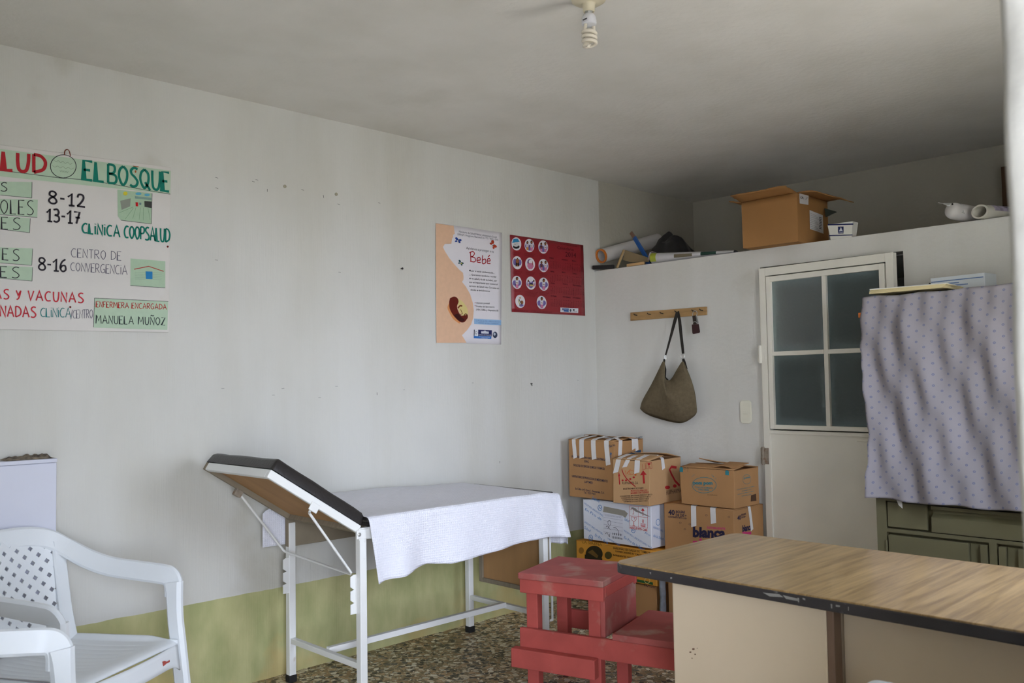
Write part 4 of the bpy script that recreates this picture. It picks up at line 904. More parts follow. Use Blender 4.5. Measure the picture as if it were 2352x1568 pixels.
DK2 = ('lettering', (70, 48, 40))
Fr.text(DK2, 'RUIPHARMA S.A.', az(1120, 1150), az(1445, 1142), 6.5); Fr.text(DK2, 'MUESTRAS MAX DE 3 CAJAS', az(1145, 1255), az(1555, 1235), 3.6, bold=.02); Fr.text(('lettering', (186, 52, 52)), 'PRODUCTO PARA USO', az(1300, 1300), az(1635, 1285), 4, bold=.02); Fr.text(('lettering', (186, 52, 52)), 'MANEJESE CON CUIDADO', az(1300, 1345), az(1670, 1325), 4, bold=.02)
for k in range(4): Fr.text(DK2, 'CONSERVESE EN LUGAR FRESCO Y SECO', az(1085 + 25 * k, 1400 + k * 36), az(1740 - 30 * k, 1368 + k * 42), 2.8, bold=.02)
Fr.finish(t)
def ez_(a, b): return (1500 + a * .15309, 1020 + b * .15309)
Rt.line(RD2, [ez_(350, 350), ez_(270, 340), ez_(240, 380), ez_(270, 450), ez_(330, 550), ez_(400, 620)], 5.5); Rt.disc(RD2, ez_(207, 645), 6.2, 4); Rt.disc(RD2, ez_(325, 625), 4.6, 3.8); Rt.text(DK2, 'RUIPHARMA', ez_(195, 755), ez_(420, 720), 10, bold=.0); Rt.finish(t)
# wet-wipes carton
t, Fr, Rt = carton('brown carton with teal oval printing and torn flaps, right end of the top row', 'cardboard_box', -.345, -.09, -.892, -1.235, .668, .878, CARD, 7, amp=.006, lift=(.022, .02), flapgap=.05)
TL = ('printed_mark', (52, 126, 134)); c = ez_(772, 612)
Fr.ring(TL, c, 27, 18, 1.1); Fr.text(('lettering', (40, 122, 134)), 'pom pom', ez_(615, 600), ez_(895, 605), (7.6, 7.6), bold=.045); Fr.text(TL, 'TOALLAS HUMEDAS', ez_(635, 655), ez_(900, 668), 3.6, bold=.02); Fr.text(TL, 'PARA BEBE', ez_(690, 690), ez_(845, 697), 3.6, bold=.02)
for c in ((432, 380), (1105, 425)):
    c = ez_(*c); Fr.poly(TL, [(c[0] - 4, c[1] - 4), (c[0], c[1] - 7), (c[0] + 4.4, c[1] - 3), (c[0] + 4, c[1] + 6), (c[0] - 4, c[1] + 5)])
Fr.text(TL, 'CALIDAD', ez_(590, 495), ez_(635, 460), 2.6); Fr.text(TL, '24 u', ez_(880, 470), ez_(945, 525), 4); Fr.text(('lettering', (84, 70, 50)), '24 UNIDADES', ez_(820, 765), ez_(965, 775), 2.6)
Fr.line(('printed_mark', (96, 78, 54)), [ez_(470, 350), ez_(498, 350), ez_(490, 375), ez_(475, 375), ez_(470, 350)], .6); Fr.line(('printed_mark', (96, 78, 54)), [ez_(512, 370), ez_(530, 350), ez_(550, 372)], .8); Fr.line(('printed_mark', (96, 78, 54)), [ez_(530, 350), ez_(532, 410)], .6)
Fr.finish(t)
Rt.ring(TL, ez_(1405, 525), 9.5, 11, .8); Rt.text(TL, 'pom', ez_(1360, 520), ez_(1450, 505), 4.5, bold=.03)
for k, (a, b) in enumerate((((1255, 690), (1520, 635)), ((1330, 710), (1470, 680)), ((1265, 760), (1510, 705)), ((1330, 785), (1470, 755)))): Rt.text(TL, 'HECHO EN GUATEMALA C.A. FABRICA', ez_(*a), ez_(*b), 2, bold=.01)
Rt.poly(('barcode', (86, 62, 46)), [ez_(1465, 765), ez_(1540, 740), ez_(1545, 845), ez_(1460, 858)]); Rt.finish(t)
f = MB(); f.grid(lambda u, v: (-.335 + u * .14, -1.10 - v * .12 - .02 * u, .882 + .020 * u + .012 * math.sin(v * 3) * (1 - u)), 5, 5); f.build('torn_flap', CARD, t, solid=.004)
f = MB(); f.grid(lambda u, v: (-.10 - u * .16, -.96 - v * .13, .885 + .035 * u * (1 - .4 * v)), 5, 4); f.build('torn_flap', CARD, t, solid=.004)
# detergent carton
t, Fr, Rt = carton('detergent carton with black and pink lettering, below the teal-printed carton', 'cardboard_box', -.338, -.03, -.768, -1.222, .372, .663, CARD, 8, amp=.003, lift=(.0, .0), tapes=[('f', .445, .034, .1, .115, .0), ('f', .72, .034, .1, .085, -.002), ('r', .52, .026, .1, .13, .02)])
NV = ('lettering', (44, 40, 66)); PK = ('lettering', (206, 56, 120))
Fr.text(NV, '40', ez_(230, 1055), ez_(325, 1062), 11.5, bold=.03); Fr.text(NV, 'BOLSAS', ez_(342, 1030), ez_(478, 1037), 5.6, bold=.03); Fr.text(NV, 'DE 250 g', ez_(342, 1080), ez_(500, 1090), 6, bold=.03); Fr.text(NV, 'CONTENIDO NETO 10 kg', ez_(228, 1095), ez_(505, 1125), 3.4, bold=.03)
Fr.text(NV, 'blanca', ez_(600, 1385), ez_(1085, 1402), (22, 22), bold=.05); Fr.text(PK, 'DETERGENTE', ez_(815, 1262), ez_(1082, 1284), 4.6, bold=.03); Fr.text(PK, 'nieves', ez_(600, 1560), ez_(1085, 1580), (24, 24), bold=.05)
for q in ((600, 1035), (1135, 1090), (410, 1178), (552, 1200), (480, 1275), (800, 1065)): Fr.ring(('printed_mark', (92, 74, 70)), ez_(*q), 2.4, 1.5, .7)
Fr.finish(t)
Rt.text(NV, '40', ez_(1258, 1138), ez_(1312, 1125), 10, bold=.03); Rt.text(NV, 'BOLSAS', ez_(1320, 1070), ez_(1390, 1050), 4, bold=.03); Rt.text(NV, 'DE 250 g', ez_(1320, 1110), ez_(1390, 1090), 4, bold=.03); Rt.text(NV, 'blanca', ez_(1335, 1310), ez_(1470, 1275), 14, bold=.05); Rt.text(PK, 'nieves', ez_(1335, 1350), ez_(1470, 1345), 8, bold=.05); Rt.finish(t)
# plastic-wrapped roll in the gap
CLEAR = mat('clear_wrap', (120, 124, 130), 0.15, var=0.2, vs=30, bump=0.6, bs=40, spec=0.8)
f = MB(); f.grid(lambda u, v: (-.39 + .024 * math.cos(u * 6.2832) * (1 + .3 * noise.noise(V((u * 3, v * 6, 1)))), -.783 + .014 * math.sin(u * 6.2832), .004 + v * .30), 14, 14)
solo(f, 'wrapped_packet', CLEAR, (-.39, -.783, .004), 'dark packet in clear plastic wrap squeezed between the lower cartons', 'packet', smooth=True, merge=True, ang=180)
# ------------------------------------------------------------------ hand painted clinic board on the left wall
BOARD = mat('board_offwhite', (218, 214, 208), 0.7, var=0.03, vs=5, rgb2=(188, 178, 158), w2=-0.2, s2=3)
bd = thing('schedule_board', 'large hand lettered clinic schedule board with green strips, high on the left wall', 'sign', (-3.5, -.006, 1.60))
TL_ = V((-4.10, 0, 2.305)); TR_ = on(1, -.012, 393, 384); BR_ = on(1, -.012, 388, 763); BL_ = V((-4.10, 0, 1.594))
q = [V((p.x, -.012, p.z)) for p in (TL_, TR_, BR_, BL_)]
MB().prism(q, (0, .010, 0)).build('board', BOARD, bd, bevel=.002)
Fb = Face((0, -.0122, 0), (0, -1, 0))
MINT = ('green_strip', (184, 206, 180))
def s1(a, b): return (a * .31880, 300 + b * .31888)      # reading off an enlarged view
Fb.poly(MINT, [(-330, 300), (392, 392), (391, 446), (-330, 370)])
for a in (((-60, 365), (230, 370), (230, 485), (-60, 458)), ((-60, 490), (272, 497), (268, 625), (-60, 600)), ((-60, 610), (215, 630), (213, 735), (-60, 700)), ((-60, 838), (235, 848), (228, 970), (-60, 945)), ((-60, 968), (235, 982), (230, 1083), (-60, 1055)), ((680, 1205), (1212, 1230), (1205, 1435), (675, 1418))): Fb.poly(MINT, [s1(*p) for p in a])
Fb.poly(('drawing', (172, 198, 168)), [s1(845, 425), s1(1095, 450), s1(1090, 672), s1(870, 645), s1(848, 615)]); Fb.poly(('drawing', (176, 200, 172)), [s1(940, 920), s1(1190, 940), s1(1190, 1130), s1(938, 1115)])
INKB = ('outline', (60, 60, 62))
Fb.line(INKB, [(-330, 371), (0, 391), (140, 409), (200, 413), (391, 446)], 1.4, 1)
for a in (((230, 370), (228, 485)), ((-60, 458), (228, 485)), ((-60, 600), (268, 625)), ((217, 632), (213, 735)), ((-60, 702), (213, 735)), ((235, 850), (228, 970)), ((-60, 947), (228, 970)), ((235, 984), (230, 1083)), ((-60, 1057), (230, 1083)), ((680, 1205), (1212, 1230)), ((680, 1205), (673, 1415)), ((1095, 452), (1090, 672)), ((870, 645), (1090, 672)), ((938, 1115), (1190, 1132))): Fb.line(INKB, [s1(*p) for p in a], 1.0, 1)
RDI = (178, 44, 50); GRN = (22, 122, 104); BLK = (48, 44, 50); GRY = (112, 110, 122)
Fb.hand(RDI, 'SALUD', (-72, 384), (104, 398), (43, 41), 7.5, 2, gap=.24)
Fb.hand(GRN, 'EL', (192, 412), (238, 418), (43, 43), 6, 2, gap=.2); Fb.hand(GRN, 'BOSQUE', (248, 420), (388, 440), (43, 43), 5.6, 2, gap=.17)
Fb.ring(INKB, (145, 382), 29.5, 26.5, 1.6, 2)
for k, (a, b) in enumerate((((385, 215), (520, 240)), ((375, 255), (530, 275)), ((430, 290), (490, 300)))): Fb.line(('pencil', (150, 168, 144)), [(q.x, q.y) for q in spline([(*s1(a[0] + (b[0] - a[0]) * i / 8, a[1] + (b[1] - a[1]) * i / 8 + (6 if i % 2 else -6)), 0) for i in range(9)], 3)], .8, 2)
Fb.hand(BLK, 'S', s1(5, 435), s1(50, 438), 20, 1.9, 2); Fb.hand(BLK, 'OLES', s1(3, 595), s1(240, 608), (31, 33), 1.9, 2, gap=.24); Fb.hand(BLK, 'ES', s1(10, 708), s1(145, 714), 27, 1.9, 2, gap=.4)
Fb.hand(BLK, 'ES', s1(18, 930), s1(138, 938), 26, 1.9, 2, gap=.4); Fb.hand(BLK, 'ES', s1(3, 1056), s1(138, 1062), 25, 1.9, 2, gap=.4)
Fb.hand(BLK, '8-12', s1(352, 522), s1(612, 552), (28, 28), 4.2, 2, gap=.2); Fb.hand(BLK, '13-17', s1(335, 652), s1(575, 672), (29, 29), 4.2, 2, gap=.12); Fb.hand(BLK, '8-16', s1(278, 1002), s1(475, 1015), (28, 28), 3.8, 2, gap=.12)
Fb.hand(GRN, 'CLINICA', s1(592, 735), s1(862, 768), (22, 26), 3.7, 2, gap=.2); Fb.hand(GRN, 'COOPSALUD', s1(895, 770), s1(1222, 805), (27, 31), 3.7, 2, gap=.14)
Fb.hand(GRY, 'CENTRO DE', s1(512, 910), s1(872, 935), (20, 20), 1.5, 2, gap=.2); Fb.hand(GRY, 'CONVERGENCIA', s1(508, 1008), s1(915, 1038), (19, 21), 1.5, 2, gap=.16)
Fb.hand((196, 50, 62), 'AS Y VACUNAS', s1(-40, 1208), s1(600, 1240), (22, 22), 3.0, 2, gap=.26); Fb.hand((196, 50, 62), 'NADAS', s1(2, 1338), s1(258, 1345), (25, 24), 3.0, 2, gap=.2)
Fb.hand((48, 128, 126), 'CLINICA', s1(292, 1340), s1(510, 1345), (20, 22), 1.8, 2, gap=.14); Fb.hand(GRY, '/CENTRO', s1(510, 1352), s1(668, 1350), (19, 20), 1.3, 2, gap=.12)
Fb.hand((186, 64, 58), 'ENFERMERA ENCARGADA', s1(692, 1270), s1(1198, 1288), (13, 12), 1.6, 2, gap=.22); Fb.hand((52, 62, 62), 'MANUELA MUÑOZ', s1(690, 1388), s1(1188, 1400), (19, 17), 1.8, 2, gap=.22)
def s3(a, b): return (180 + a * .1339, 360 + b * .13393)
D = lambda c: ('drawing', c)
Fb.disc(D((206, 196, 60)), s3(803, 630), 5, 4.5, 2); Fb.disc(D((96, 176, 206)), s3(1028, 634), 7, 3, 2); Fb.disc(D((96, 176, 206)), s3(1176, 655), 6.4, 3, 2)
Fb.poly(D((142, 148, 136)), [s3(715, 755), s3(895, 712), s3(885, 850), s3(740, 910)], 2); Fb.poly(D((130, 160, 150)), [s3(968, 675), s3(1250, 705), s3(1250, 745), s3(968, 715)], 2); Fb.poly(D((70, 72, 68)), [s3(1128, 760), s3(1254, 768), s3(1252, 880), s3(1132, 860)], 2)
Fb.poly(D((190, 30, 38)), [s3(977, 778), s3(1022, 782), s3(1022, 852), s3(980, 848)], 2); Fb.poly(D((112, 140, 142)), [s3(1042, 785), s3(1078, 790), s3(1075, 828), s3(1040, 822)], 2)
for a in ((( 940, 880), (800, 1070)), ((985, 870), (930, 1060)), ((1060, 870), (1040, 1080)), ((1115, 872), (1110, 1090)), ((1190, 880), (1230, 1080)), ((700, 960), (940, 860))): Fb.line(D((120, 156, 122)), [s3(*p) for p in a], .7, 2)
Fb.line(D((176, 56, 50)), [s1(965, 998), s1(1070, 977), s1(1178, 1013)], 1.8, 2); Fb.poly(D((46, 128, 184)), [s1(1048, 1013), s1(1097, 1015), s1(1097, 1070), s1(1050, 1068)], 2)
for k in range(5): Fb.line(D((142, 164, 146)), [s1(970, 1020 + k * 12), s1(1045, 1022 + k * 12)], .5, 2); Fb.line(D((142, 164, 146)), [s1(1100, 1022 + k * 12), s1(1165, 1026 + k * 12)], .5, 2)
for (a, b) in ((505, 1270), (1207, 835)): Fb.disc(('drawing_pin', (110, 40, 34)), s1(a, b), 2.4, 2.4, 3)
Fb.poly(('rust_stain', (168, 96, 52)), [s1(955, 252), s1(1000, 258), s1(995, 264), s1(960, 258)], 1); Fb.disc(('rust_stain', (168, 96, 52)), s1(975, 295), 2, 3, 3)
Fb.finish(bd)
WIRE = mat('rusty_wire', (126, 66, 48), 0.7)
MB().tube([V((p.x, -.013, p.z)) for p in spline([on(1, -.013, 148, 356), on(1, -.013, 149, 347), on(1, -.013, 154, 343), on(1, -.013, 159, 347), on(1, -.013, 162, 358)], 5)], .0022, 6).build('hanging_wire', WIRE, bd)

# ------------------------------------------------------------------ posters
def sheet_on_wall(corners, name, m, par, curl):
    q = [on(1, -.003, *c) for c in corners]
    f = MB(); f.grid(lambda u, v: (q[0] * (1 - u) * (1 - v) + q[1] * u * (1 - v) + q[2] * u * v + q[3] * (1 - u) * v) + V((0, -.0035 - curl * noise.noise(V((u * 3, v * 3, 4))) ** 2, 0)), 16, 16)
    return f.build(name, m, par, smooth=True, ang=180, solid=.0006)
PWH = mat('poster_paper', (232, 228, 232), 0.45, var=0.01, spec=0.4)
po_ = thing('pregnancy_poster', 'tall white and peach health poster reading Bebé with a pregnant silhouette', 'poster', (-1.12, -.004, 1.60))
sheet_on_wall([(1000, 512), (1152, 534.5), (1150, 791), (1001.5, 786)], 'poster_sheet', PWH, po_, .004)
Fp = Face((0, -.0085, 0), (0, -1, 0))
def p5(a, b): return (990 + a * .19126, 500 + b * .19133)
def sp2(pts, n=5): return [(q.x, q.y) for q in spline([(*p, 0) for p in pts], n)]
sil = [(270, 95), (275, 130), (284, 190), (262, 208), (266, 230), (252, 250), (243, 310), (200, 312), (170, 305), (142, 350), (165, 400), (215, 480), (280, 560), (340, 625), (382, 660), (388, 700), (388, 740), (372, 770), (420, 830), (470, 920), (500, 1020), (512, 1110), (505, 1200), (480, 1280), (430, 1350), (370, 1410), (395, 1450), (425, 1501)]
path = [p5(*p) for p in sil]
for k in range(len(path) - 1):     # skin fills from the sheet's left edge to the outline
    L0 = (1000 + (path[k][1] - 512) * .006 + .6, path[k][1]); L1 = (1000 + (path[k + 1][1] - 512) * .006 + .6, path[k + 1][1])
    if path[k + 1][1] > path[k][1]: Fp.poly(('silhouette', (228, 188, 156)), [L0, path[k], path[k + 1], L1])
Fp.poly(('silhouette', (228, 188, 156)), [p5(54, 66), p5(272, 97), p5(272, 100), p5(56, 100)])
Fp.poly(('silhouette', (232, 192, 162)), [p5(243, 311), p5(200, 313), p5(170, 306), p5(170, 300), p5(243, 300)])
FE = lambda c: ('picture', c)
Fp.poly(FE((224, 206, 138)), [p5(*p) for p in sp2([(300, 960), (370, 1000), (430, 1080), (440, 1160), (400, 1200), (340, 1130)], 4)], 1); Fp.poly(FE((222, 150, 96)), [p5(*p) for p in sp2([(215, 1020), (195, 1080), (225, 1150), (270, 1220), (350, 1265), (300, 1120)], 4)], 1)
Fp.poly(FE((104, 34, 24)), [p5(*p) for p in sp2([(225, 965), (275, 945), (315, 965), (328, 1010), (310, 1060), (320, 1110), (355, 1170), (400, 1170), (435, 1165), (435, 1200), (400, 1250), (350, 1252), (290, 1200), (245, 1140), (220, 1080), (215, 1010)], 4)], 2)
Fp.poly(FE((60, 22, 20)), [p5(*p) for p in sp2([(270, 1170), (320, 1150), (360, 1190), (400, 1225), (370, 1248), (320, 1225)], 3)], 3)
Fp.line(FE((122, 66, 34)), [p5(318, 1085), p5(345, 1055), p5(372, 1058)], 3.4, 3); Fp.line(FE((116, 60, 34)), [p5(340, 1165), p5(375, 1150), p5(352, 1100)], 1.6, 3); Fp.ring(FE((92, 36, 26)), p5(414, 1185), 4, 6, 2.2, 3)
GT = ('lettering', (96, 96, 104))
Fp.text(GT, 'Ministerio de Salud Pública y Asistencia Social', p5(335, 176), p5(788, 244), (4.4, 4.4)); Fp.text(GT, 'DRPAP / Programa Nacional de ITS / VIH y Sida', p5(318, 210), p5(806, 275), (4.4, 4.4)); Fp.text(GT, 'Ayúdanos a proteger a tu', p5(422, 376), p5(752, 420), (5.6, 5.6))
BR2 = ('lettering', (168, 28, 36))
for st_ in ([(472, 415), (478, 520)], [(460, 420), (500, 405), (520, 430), (500, 462), (480, 468), (520, 478), (535, 510), (515, 530), (468, 520)], [(548, 510), (590, 505), (580, 475), (552, 490), (555, 530), (595, 538)], [(618, 450), (612, 545)], [(614, 510), (650, 495), (655, 535), (630, 552), (612, 545)], [(672, 520), (708, 516), (700, 490), (676, 500), (676, 545), (712, 550)], [(684, 470), (705, 448)]):
    Fp.line(BR2, sp2([p5(*p) for p in st_], 4) if len(st_) > 2 else [p5(*p) for p in st_], 2.2, 1)
HT = ('handwriting', (52, 50, 54))
for tx, a, b in (('Mujer si estás embarazada...', (455, 642), (760, 672)), ('... Queremos ayudarte a cuidar', (458, 690), (784, 718)), ('de tu salud y la de tu bebé, por', (456, 735), (790, 766)), ('eso es importante que asistas al', (456, 780), (798, 808)), ('servicio de Salud más Cercano en', (456, 826), (815, 856)), ('donde te brindaremos', (472, 872), (706, 890)), ('Atención prenatal', (540, 1030), (702, 1036)), ('Pruebas de laboratorio', (540, 1072), (760, 1080)), ('(VIH, Sífilis y Hepatitis B)', (540, 1110), (806, 1124))):
    Fp.text(HT, tx, p5(*a), p5(*b), 3.9, slant=.12, bold=.005)
for y in (1018, 1054): Fp.disc(BR2, p5(529, y), .9, .9)
Fp.poly(('printed_panel', (150, 186, 222)), [p5(516, 1210), p5(842, 1228), p5(840, 1290), p5(518, 1276)]); Fp.text(('lettering', (92, 116, 168)), 'La Prueba de VIH y Sífilis es voluntaria', p5(540, 1240), p5(832, 1256), 2.6, 1); Fp.text(('lettering', (92, 116, 168)), 'voluntaria, gratuita y confidencial', p5(565, 1265), p5(805, 1276), 2.6, 1)
Fp.poly(('logo', (226, 228, 234)), [p5(512, 1342), p5(565, 1344), p5(563, 1420), p5(512, 1415)], 1); Fp.poly(('logo', (40, 44, 92)), [p5(565, 1343), p5(730, 1350), p5(728, 1420), p5(563, 1415)]); Fp.poly(('logo', (58, 118, 190)), [p5(512, 1414), p5(726, 1422), p5(722, 1455), p5(512, 1445)]); Fp.poly(('logo', (30, 32, 50)), [p5(512, 1342), p5(522, 1343), p5(520, 1415), p5(511, 1414)], 2)
Fp.poly(('logo', (214, 216, 226)), [p5(600, 1375), p5(600, 1362), p5(625, 1362), p5(646, 1352), p5(666, 1364), p5(692, 1366), p5(692, 1392), p5(600, 1388)], 1); Fp.ring(('logo', (60, 66, 96)), p5(540, 1380), 2, 3, 1, 2)
Fp.text(('lettering', (214, 216, 226)), 'Gobierno de Guatemala', p5(568, 1408), p5(722, 1414), 2.6, 1, bold=.01); Fp.text(('lettering', (214, 222, 236)), 'Ministerio de Salud Pública', p5(575, 1432), p5(704, 1440), 2, 1); Fp.text(('lettering', (214, 222, 236)), 'y Asistencia Social', p5(600, 1444), p5(680, 1449), 1.8, 1)
Fp.disc(('logo', (60, 70, 92)), p5(768, 1405), 5.4, 7.4); Fp.disc(('logo', (186, 194, 206)), p5(762, 1396), 2.6, 3.4, 1); Fp.line(('logo', (34, 38, 56)), [p5(770, 1385), p5(780, 1405), p5(770, 1425)], 1.2, 1)
def butterfly(c, cl, s, r):
    for sx_, sc in ((-1, 1), (1, .8)):
        for dy, k in ((-.5, 1), (.5, .7)):
            a = r + math.atan2(dy, sx_); Fp.disc(('picture', cl), (c[0] + s * .75 * math.cos(a) * sc, c[1] + s * math.sin(a) * sc), s * .62 * k, s * .42 * k, 1, 12, a)
    Fp.line(('picture', (40, 38, 50)), [(c[0] - s * .5 * math.sin(r), c[1] + s * .5 * math.cos(r)), (c[0] + s * .5 * math.sin(r), c[1] - s * .5 * math.cos(r))], 1, 2)
butterfly(p5(325, 275), (48, 74, 148), 6.5, .3); butterfly(p5(745, 328), (182, 66, 40), 7.5, .9); butterfly(p5(356, 545), (52, 88, 96), 5.5, .5); Fp.disc(('picture', (190, 186, 90)), p5(362, 548), 2.2, 1.6, 2)
Fp.finish(po_)
CRD = mat('calendar_red', (150, 40, 48), 0.35, var=0.10, vs=3, spec=0.5)
ca = thing('wall_calendar', 'red 2014 wall calendar with round pictures, right of the tall poster', 'calendar', (-.44, -.004, 1.80))
sheet_on_wall([(1170.5, 539), (1338.5, 563), (1343, 725), (1174.5, 716)], 'calendar_sheet', CRD, ca, .006)
Fc = Face((0, -.0095, 0), (0, -1, 0))
def p4(a, b): return (1160 + a * .12752, 530 + b * .12755)
VIO = ('picture', (122, 108, 168)); SKN = ('picture', (150, 96, 62)); HAIR = ('picture', (34, 28, 30)); BLS = ('picture', (222, 218, 224)); SKT = ('picture', (206, 128, 160))
cs = [(203, 235), (437, 265), (686, 292), (217, 574), (450, 600), (690, 625), (212, 928), (464, 940), (693, 960), (271, 1270), (657, 1290)]
for k, c in enumerate(cs):
    Fc.disc(('picture', (226, 222, 226)), p4(*c), 11.2, 15.2, 0, 28, -.12)
    if k == 0:
        Fc.poly(('picture', (52, 140, 186)), [p4(125, 220), p4(150, 145), p4(225, 140), p4(260, 195)], 1); Fc.disc(HAIR, p4(200, 285), 7.5, 5, 1, 16); Fc.disc(('picture', (206, 206, 206)), p4(195, 245), 6.4, 5.4, 2, 16); Fc.disc(HAIR, p4(175, 243), 1, 1, 3, 8); continue
    if k == 9:
        Fc.disc(VIO, p4(c[0] + 20, c[1] + 70), 5, 3, 1); Fc.line(('picture', (104, 110, 104)), [p4(245, 1225), p4(300, 1340)], 2.6, 1); Fc.line(('picture', (198, 190, 92)), [p4(235, 1245), p4(270, 1350)], 2.2, 1); Fc.disc(SKN, p4(300, 1290), 3.4, 4.6, 1); Fc.disc(('picture', (200, 160, 140)), p4(268, 1205), 2.4, 2.4, 2); continue
    if k == 4:
        Fc.disc(VIO, p4(440, 570), 5.6, 8, 1, 16); Fc.disc(('picture', (226, 222, 226)), p4(455, 560), 4.2, 5, 2, 14); Fc.poly(SKT, [p4(400, 580), p4(500, 580), p4(512, 640), p4(480, 690), p4(425, 690), p4(395, 640)], 3); Fc.line(SKN, [p4(410, 535), p4(428, 600)], 1.6, 4); Fc.line(SKN, [p4(492, 550), p4(490, 620)], 1.6, 4); continue
    if k == 3:
        Fc.disc(VIO, p4(175, 560), 4, 8, 1, 16); Fc.disc(VIO, p4(262, 570), 4, 7, 1, 16); Fc.poly(HAIR, [p4(185, 640), p4(190, 520), p4(218, 485), p4(250, 520), p4(252, 640)], 2); Fc.disc(SKN, p4(218, 545), 3.4, 5.4, 3, 16); Fc.poly(SKN, [p4(195, 640), p4(215, 600), p4(240, 640)], 3); continue
    for dx, dy in ((-40, 10), (38, 10), (0, 45)): Fc.disc(VIO, p4(c[0] + dx, c[1] + dy), 5, 6.2, 1, 14)
    ppl = [(0, 1)] if k in (6, 8, 10) else ([(-38, .8), (36, .9)] if k != 7 else [(-50, .6), (50, .6)])
    for dx, s in ppl:
        x, y = c[0] + dx, c[1]
        Fc.poly(SKT if k != 1 or dx > 0 else ('picture', (206, 142, 66)), [p4(x - 22 * s, y + 30 * s), p4(x + 22 * s, y + 30 * s), p4(x + 24 * s, y + 105 * s), p4(x - 20 * s, y + 105 * s)], 2)
        Fc.poly(BLS if k not in (2, 5) or dx > 0 else ('picture', (96, 50, 56)), [p4(x - 28 * s, y - 30 * s), p4(x + 28 * s, y - 30 * s), p4(x + 24 * s, y + 36 * s), p4(x - 24 * s, y + 36 * s)], 3)
        Fc.disc(HAIR, p4(x, y - 68 * s), 2.9 * s, 4.2 * s, 3, 12); Fc.disc(SKN, p4(x + 3, y - 62 * s), 1.9 * s, 2.8 * s, 4, 12); Fc.line(SKN, [p4(x - 18 * s, y + 5 * s), p4(x + 16 * s, y + 12 * s)], 1.5 * s, 4)
    if k == 7: Fc.poly(('picture', (200, 180, 110)), [p4(430, 965), p4(510, 970), p4(500, 1000), p4(440, 998)], 4)
CDK = ('lettering', (104, 28, 38))
for (x0, x1, y, n) in ((118, 285, 375, 4), (345, 545, 400, 4), (630, 760, 430, 3), (130, 310, 720, 4), (368, 545, 735, 4), (615, 775, 760, 4), (135, 290, 1068, 2), (350, 590, 1085, 6), (615, 790, 1100, 4), (150, 420, 1410, 3), (470, 850, 1425, 3)):
    for r in range(n): Fc.text(CDK, 'el control prenatal y del recien nacido', p4(x0 + 10 * (r % 2), y + r * 15 + 6), p4(x1 - 12 * r, y + r * 15 + 6 + (x1 - x0) * .09), 1.15, bold=.01)
CD2 = ('lettering', (78, 34, 44))
mon = ['ENERO', 'FEBRERO', 'MARZO', 'ABRIL', 'MAYO', 'JUNIO', 'JULIO', 'AGOSTO', 'SEPTIEMBRE', 'OCTUBRE', 'NOVIEMBRE', 'DICIEMBRE']
mx_ = [[(800, 495), (1020, 525), (1205, 548)], [(812, 735), (1025, 752), (1215, 775)], [(820, 948), (1035, 962), (1222, 988)], [(820, 1178), (1040, 1195), (1220, 1210)]]
fst = [2, 5, 5, 1, 3, 6, 1, 4, 0, 2, 5, 0]; nd = [31, 28, 31, 30, 31, 30, 31, 31, 30, 31, 30, 31]
for i in range(12):
    x, y = mx_[i // 3][i % 3]; Fc.text(CD2, mon[i], p4(x, y), p4(x + 18 * len(mon[i]) * .85, y + 8 + len(mon[i])), 2.6, bold=.03)
    for k, ch in enumerate('DLMMJVS'): Fc.text(CD2, ch, p4(x + 5 + k * 30, y + 62 + k * 2.2), p4(x + 15 + k * 30, y + 62 + k * 2.2), 1.6, bold=.01)
    for d in range(nd[i]):
        c = (fst[i] + d) % 7; r = (fst[i] + d) // 7
        Fc.text(CD2, str(d + 1), p4(x + 3 + c * 30, y + 88 + r * 22 + c * 2.2), p4(x + (19 if d > 8 else 12) + c * 30, y + 88 + r * 22 + c * 2.4), 1.6, bold=.01)
Fc.text(('lettering', (96, 32, 42)), 'Por una maternidad saludable', p4(1000, 245), p4(1300, 290), 3, bold=.01); Fc.text(CD2, 'Calendario', p4(940, 325), p4(1235, 365), 7, bold=.0); Fc.text(CD2, '2014', p4(1085, 462), p4(1278, 485), 11, bold=.0)
Fc.poly(('logo', (224, 224, 230)), [p4(995, 1380), p4(1318, 1395), p4(1315, 1480), p4(995, 1462)]); Fc.poly(('logo', (52, 96, 160)), [p4(1055, 1395), p4(1145, 1400), p4(1143, 1458), p4(1055, 1452)], 1); Fc.poly(('logo', (60, 64, 110)), [p4(1030, 1392), p4(1050, 1393), p4(1050, 1430), p4(1030, 1428)], 1); Fc.disc(('logo', (70, 78, 92)), p4(1178, 1432), 2, 3.2, 1); Fc.text(('lettering', (216, 220, 230)), 'Gobierno', p4(1065, 1424), p4(1138, 1428), 2, 2); Fc.poly(('logo', (48, 48, 52)), [p4(1220, 1410), p4(1250, 1412), p4(1248, 1440), p4(1220, 1438)], 1); Fc.text(('lettering', (48, 48, 52)), 'salud', p4(1215, 1458), p4(1290, 1462), 2, 1)
Fc.finish(ca)
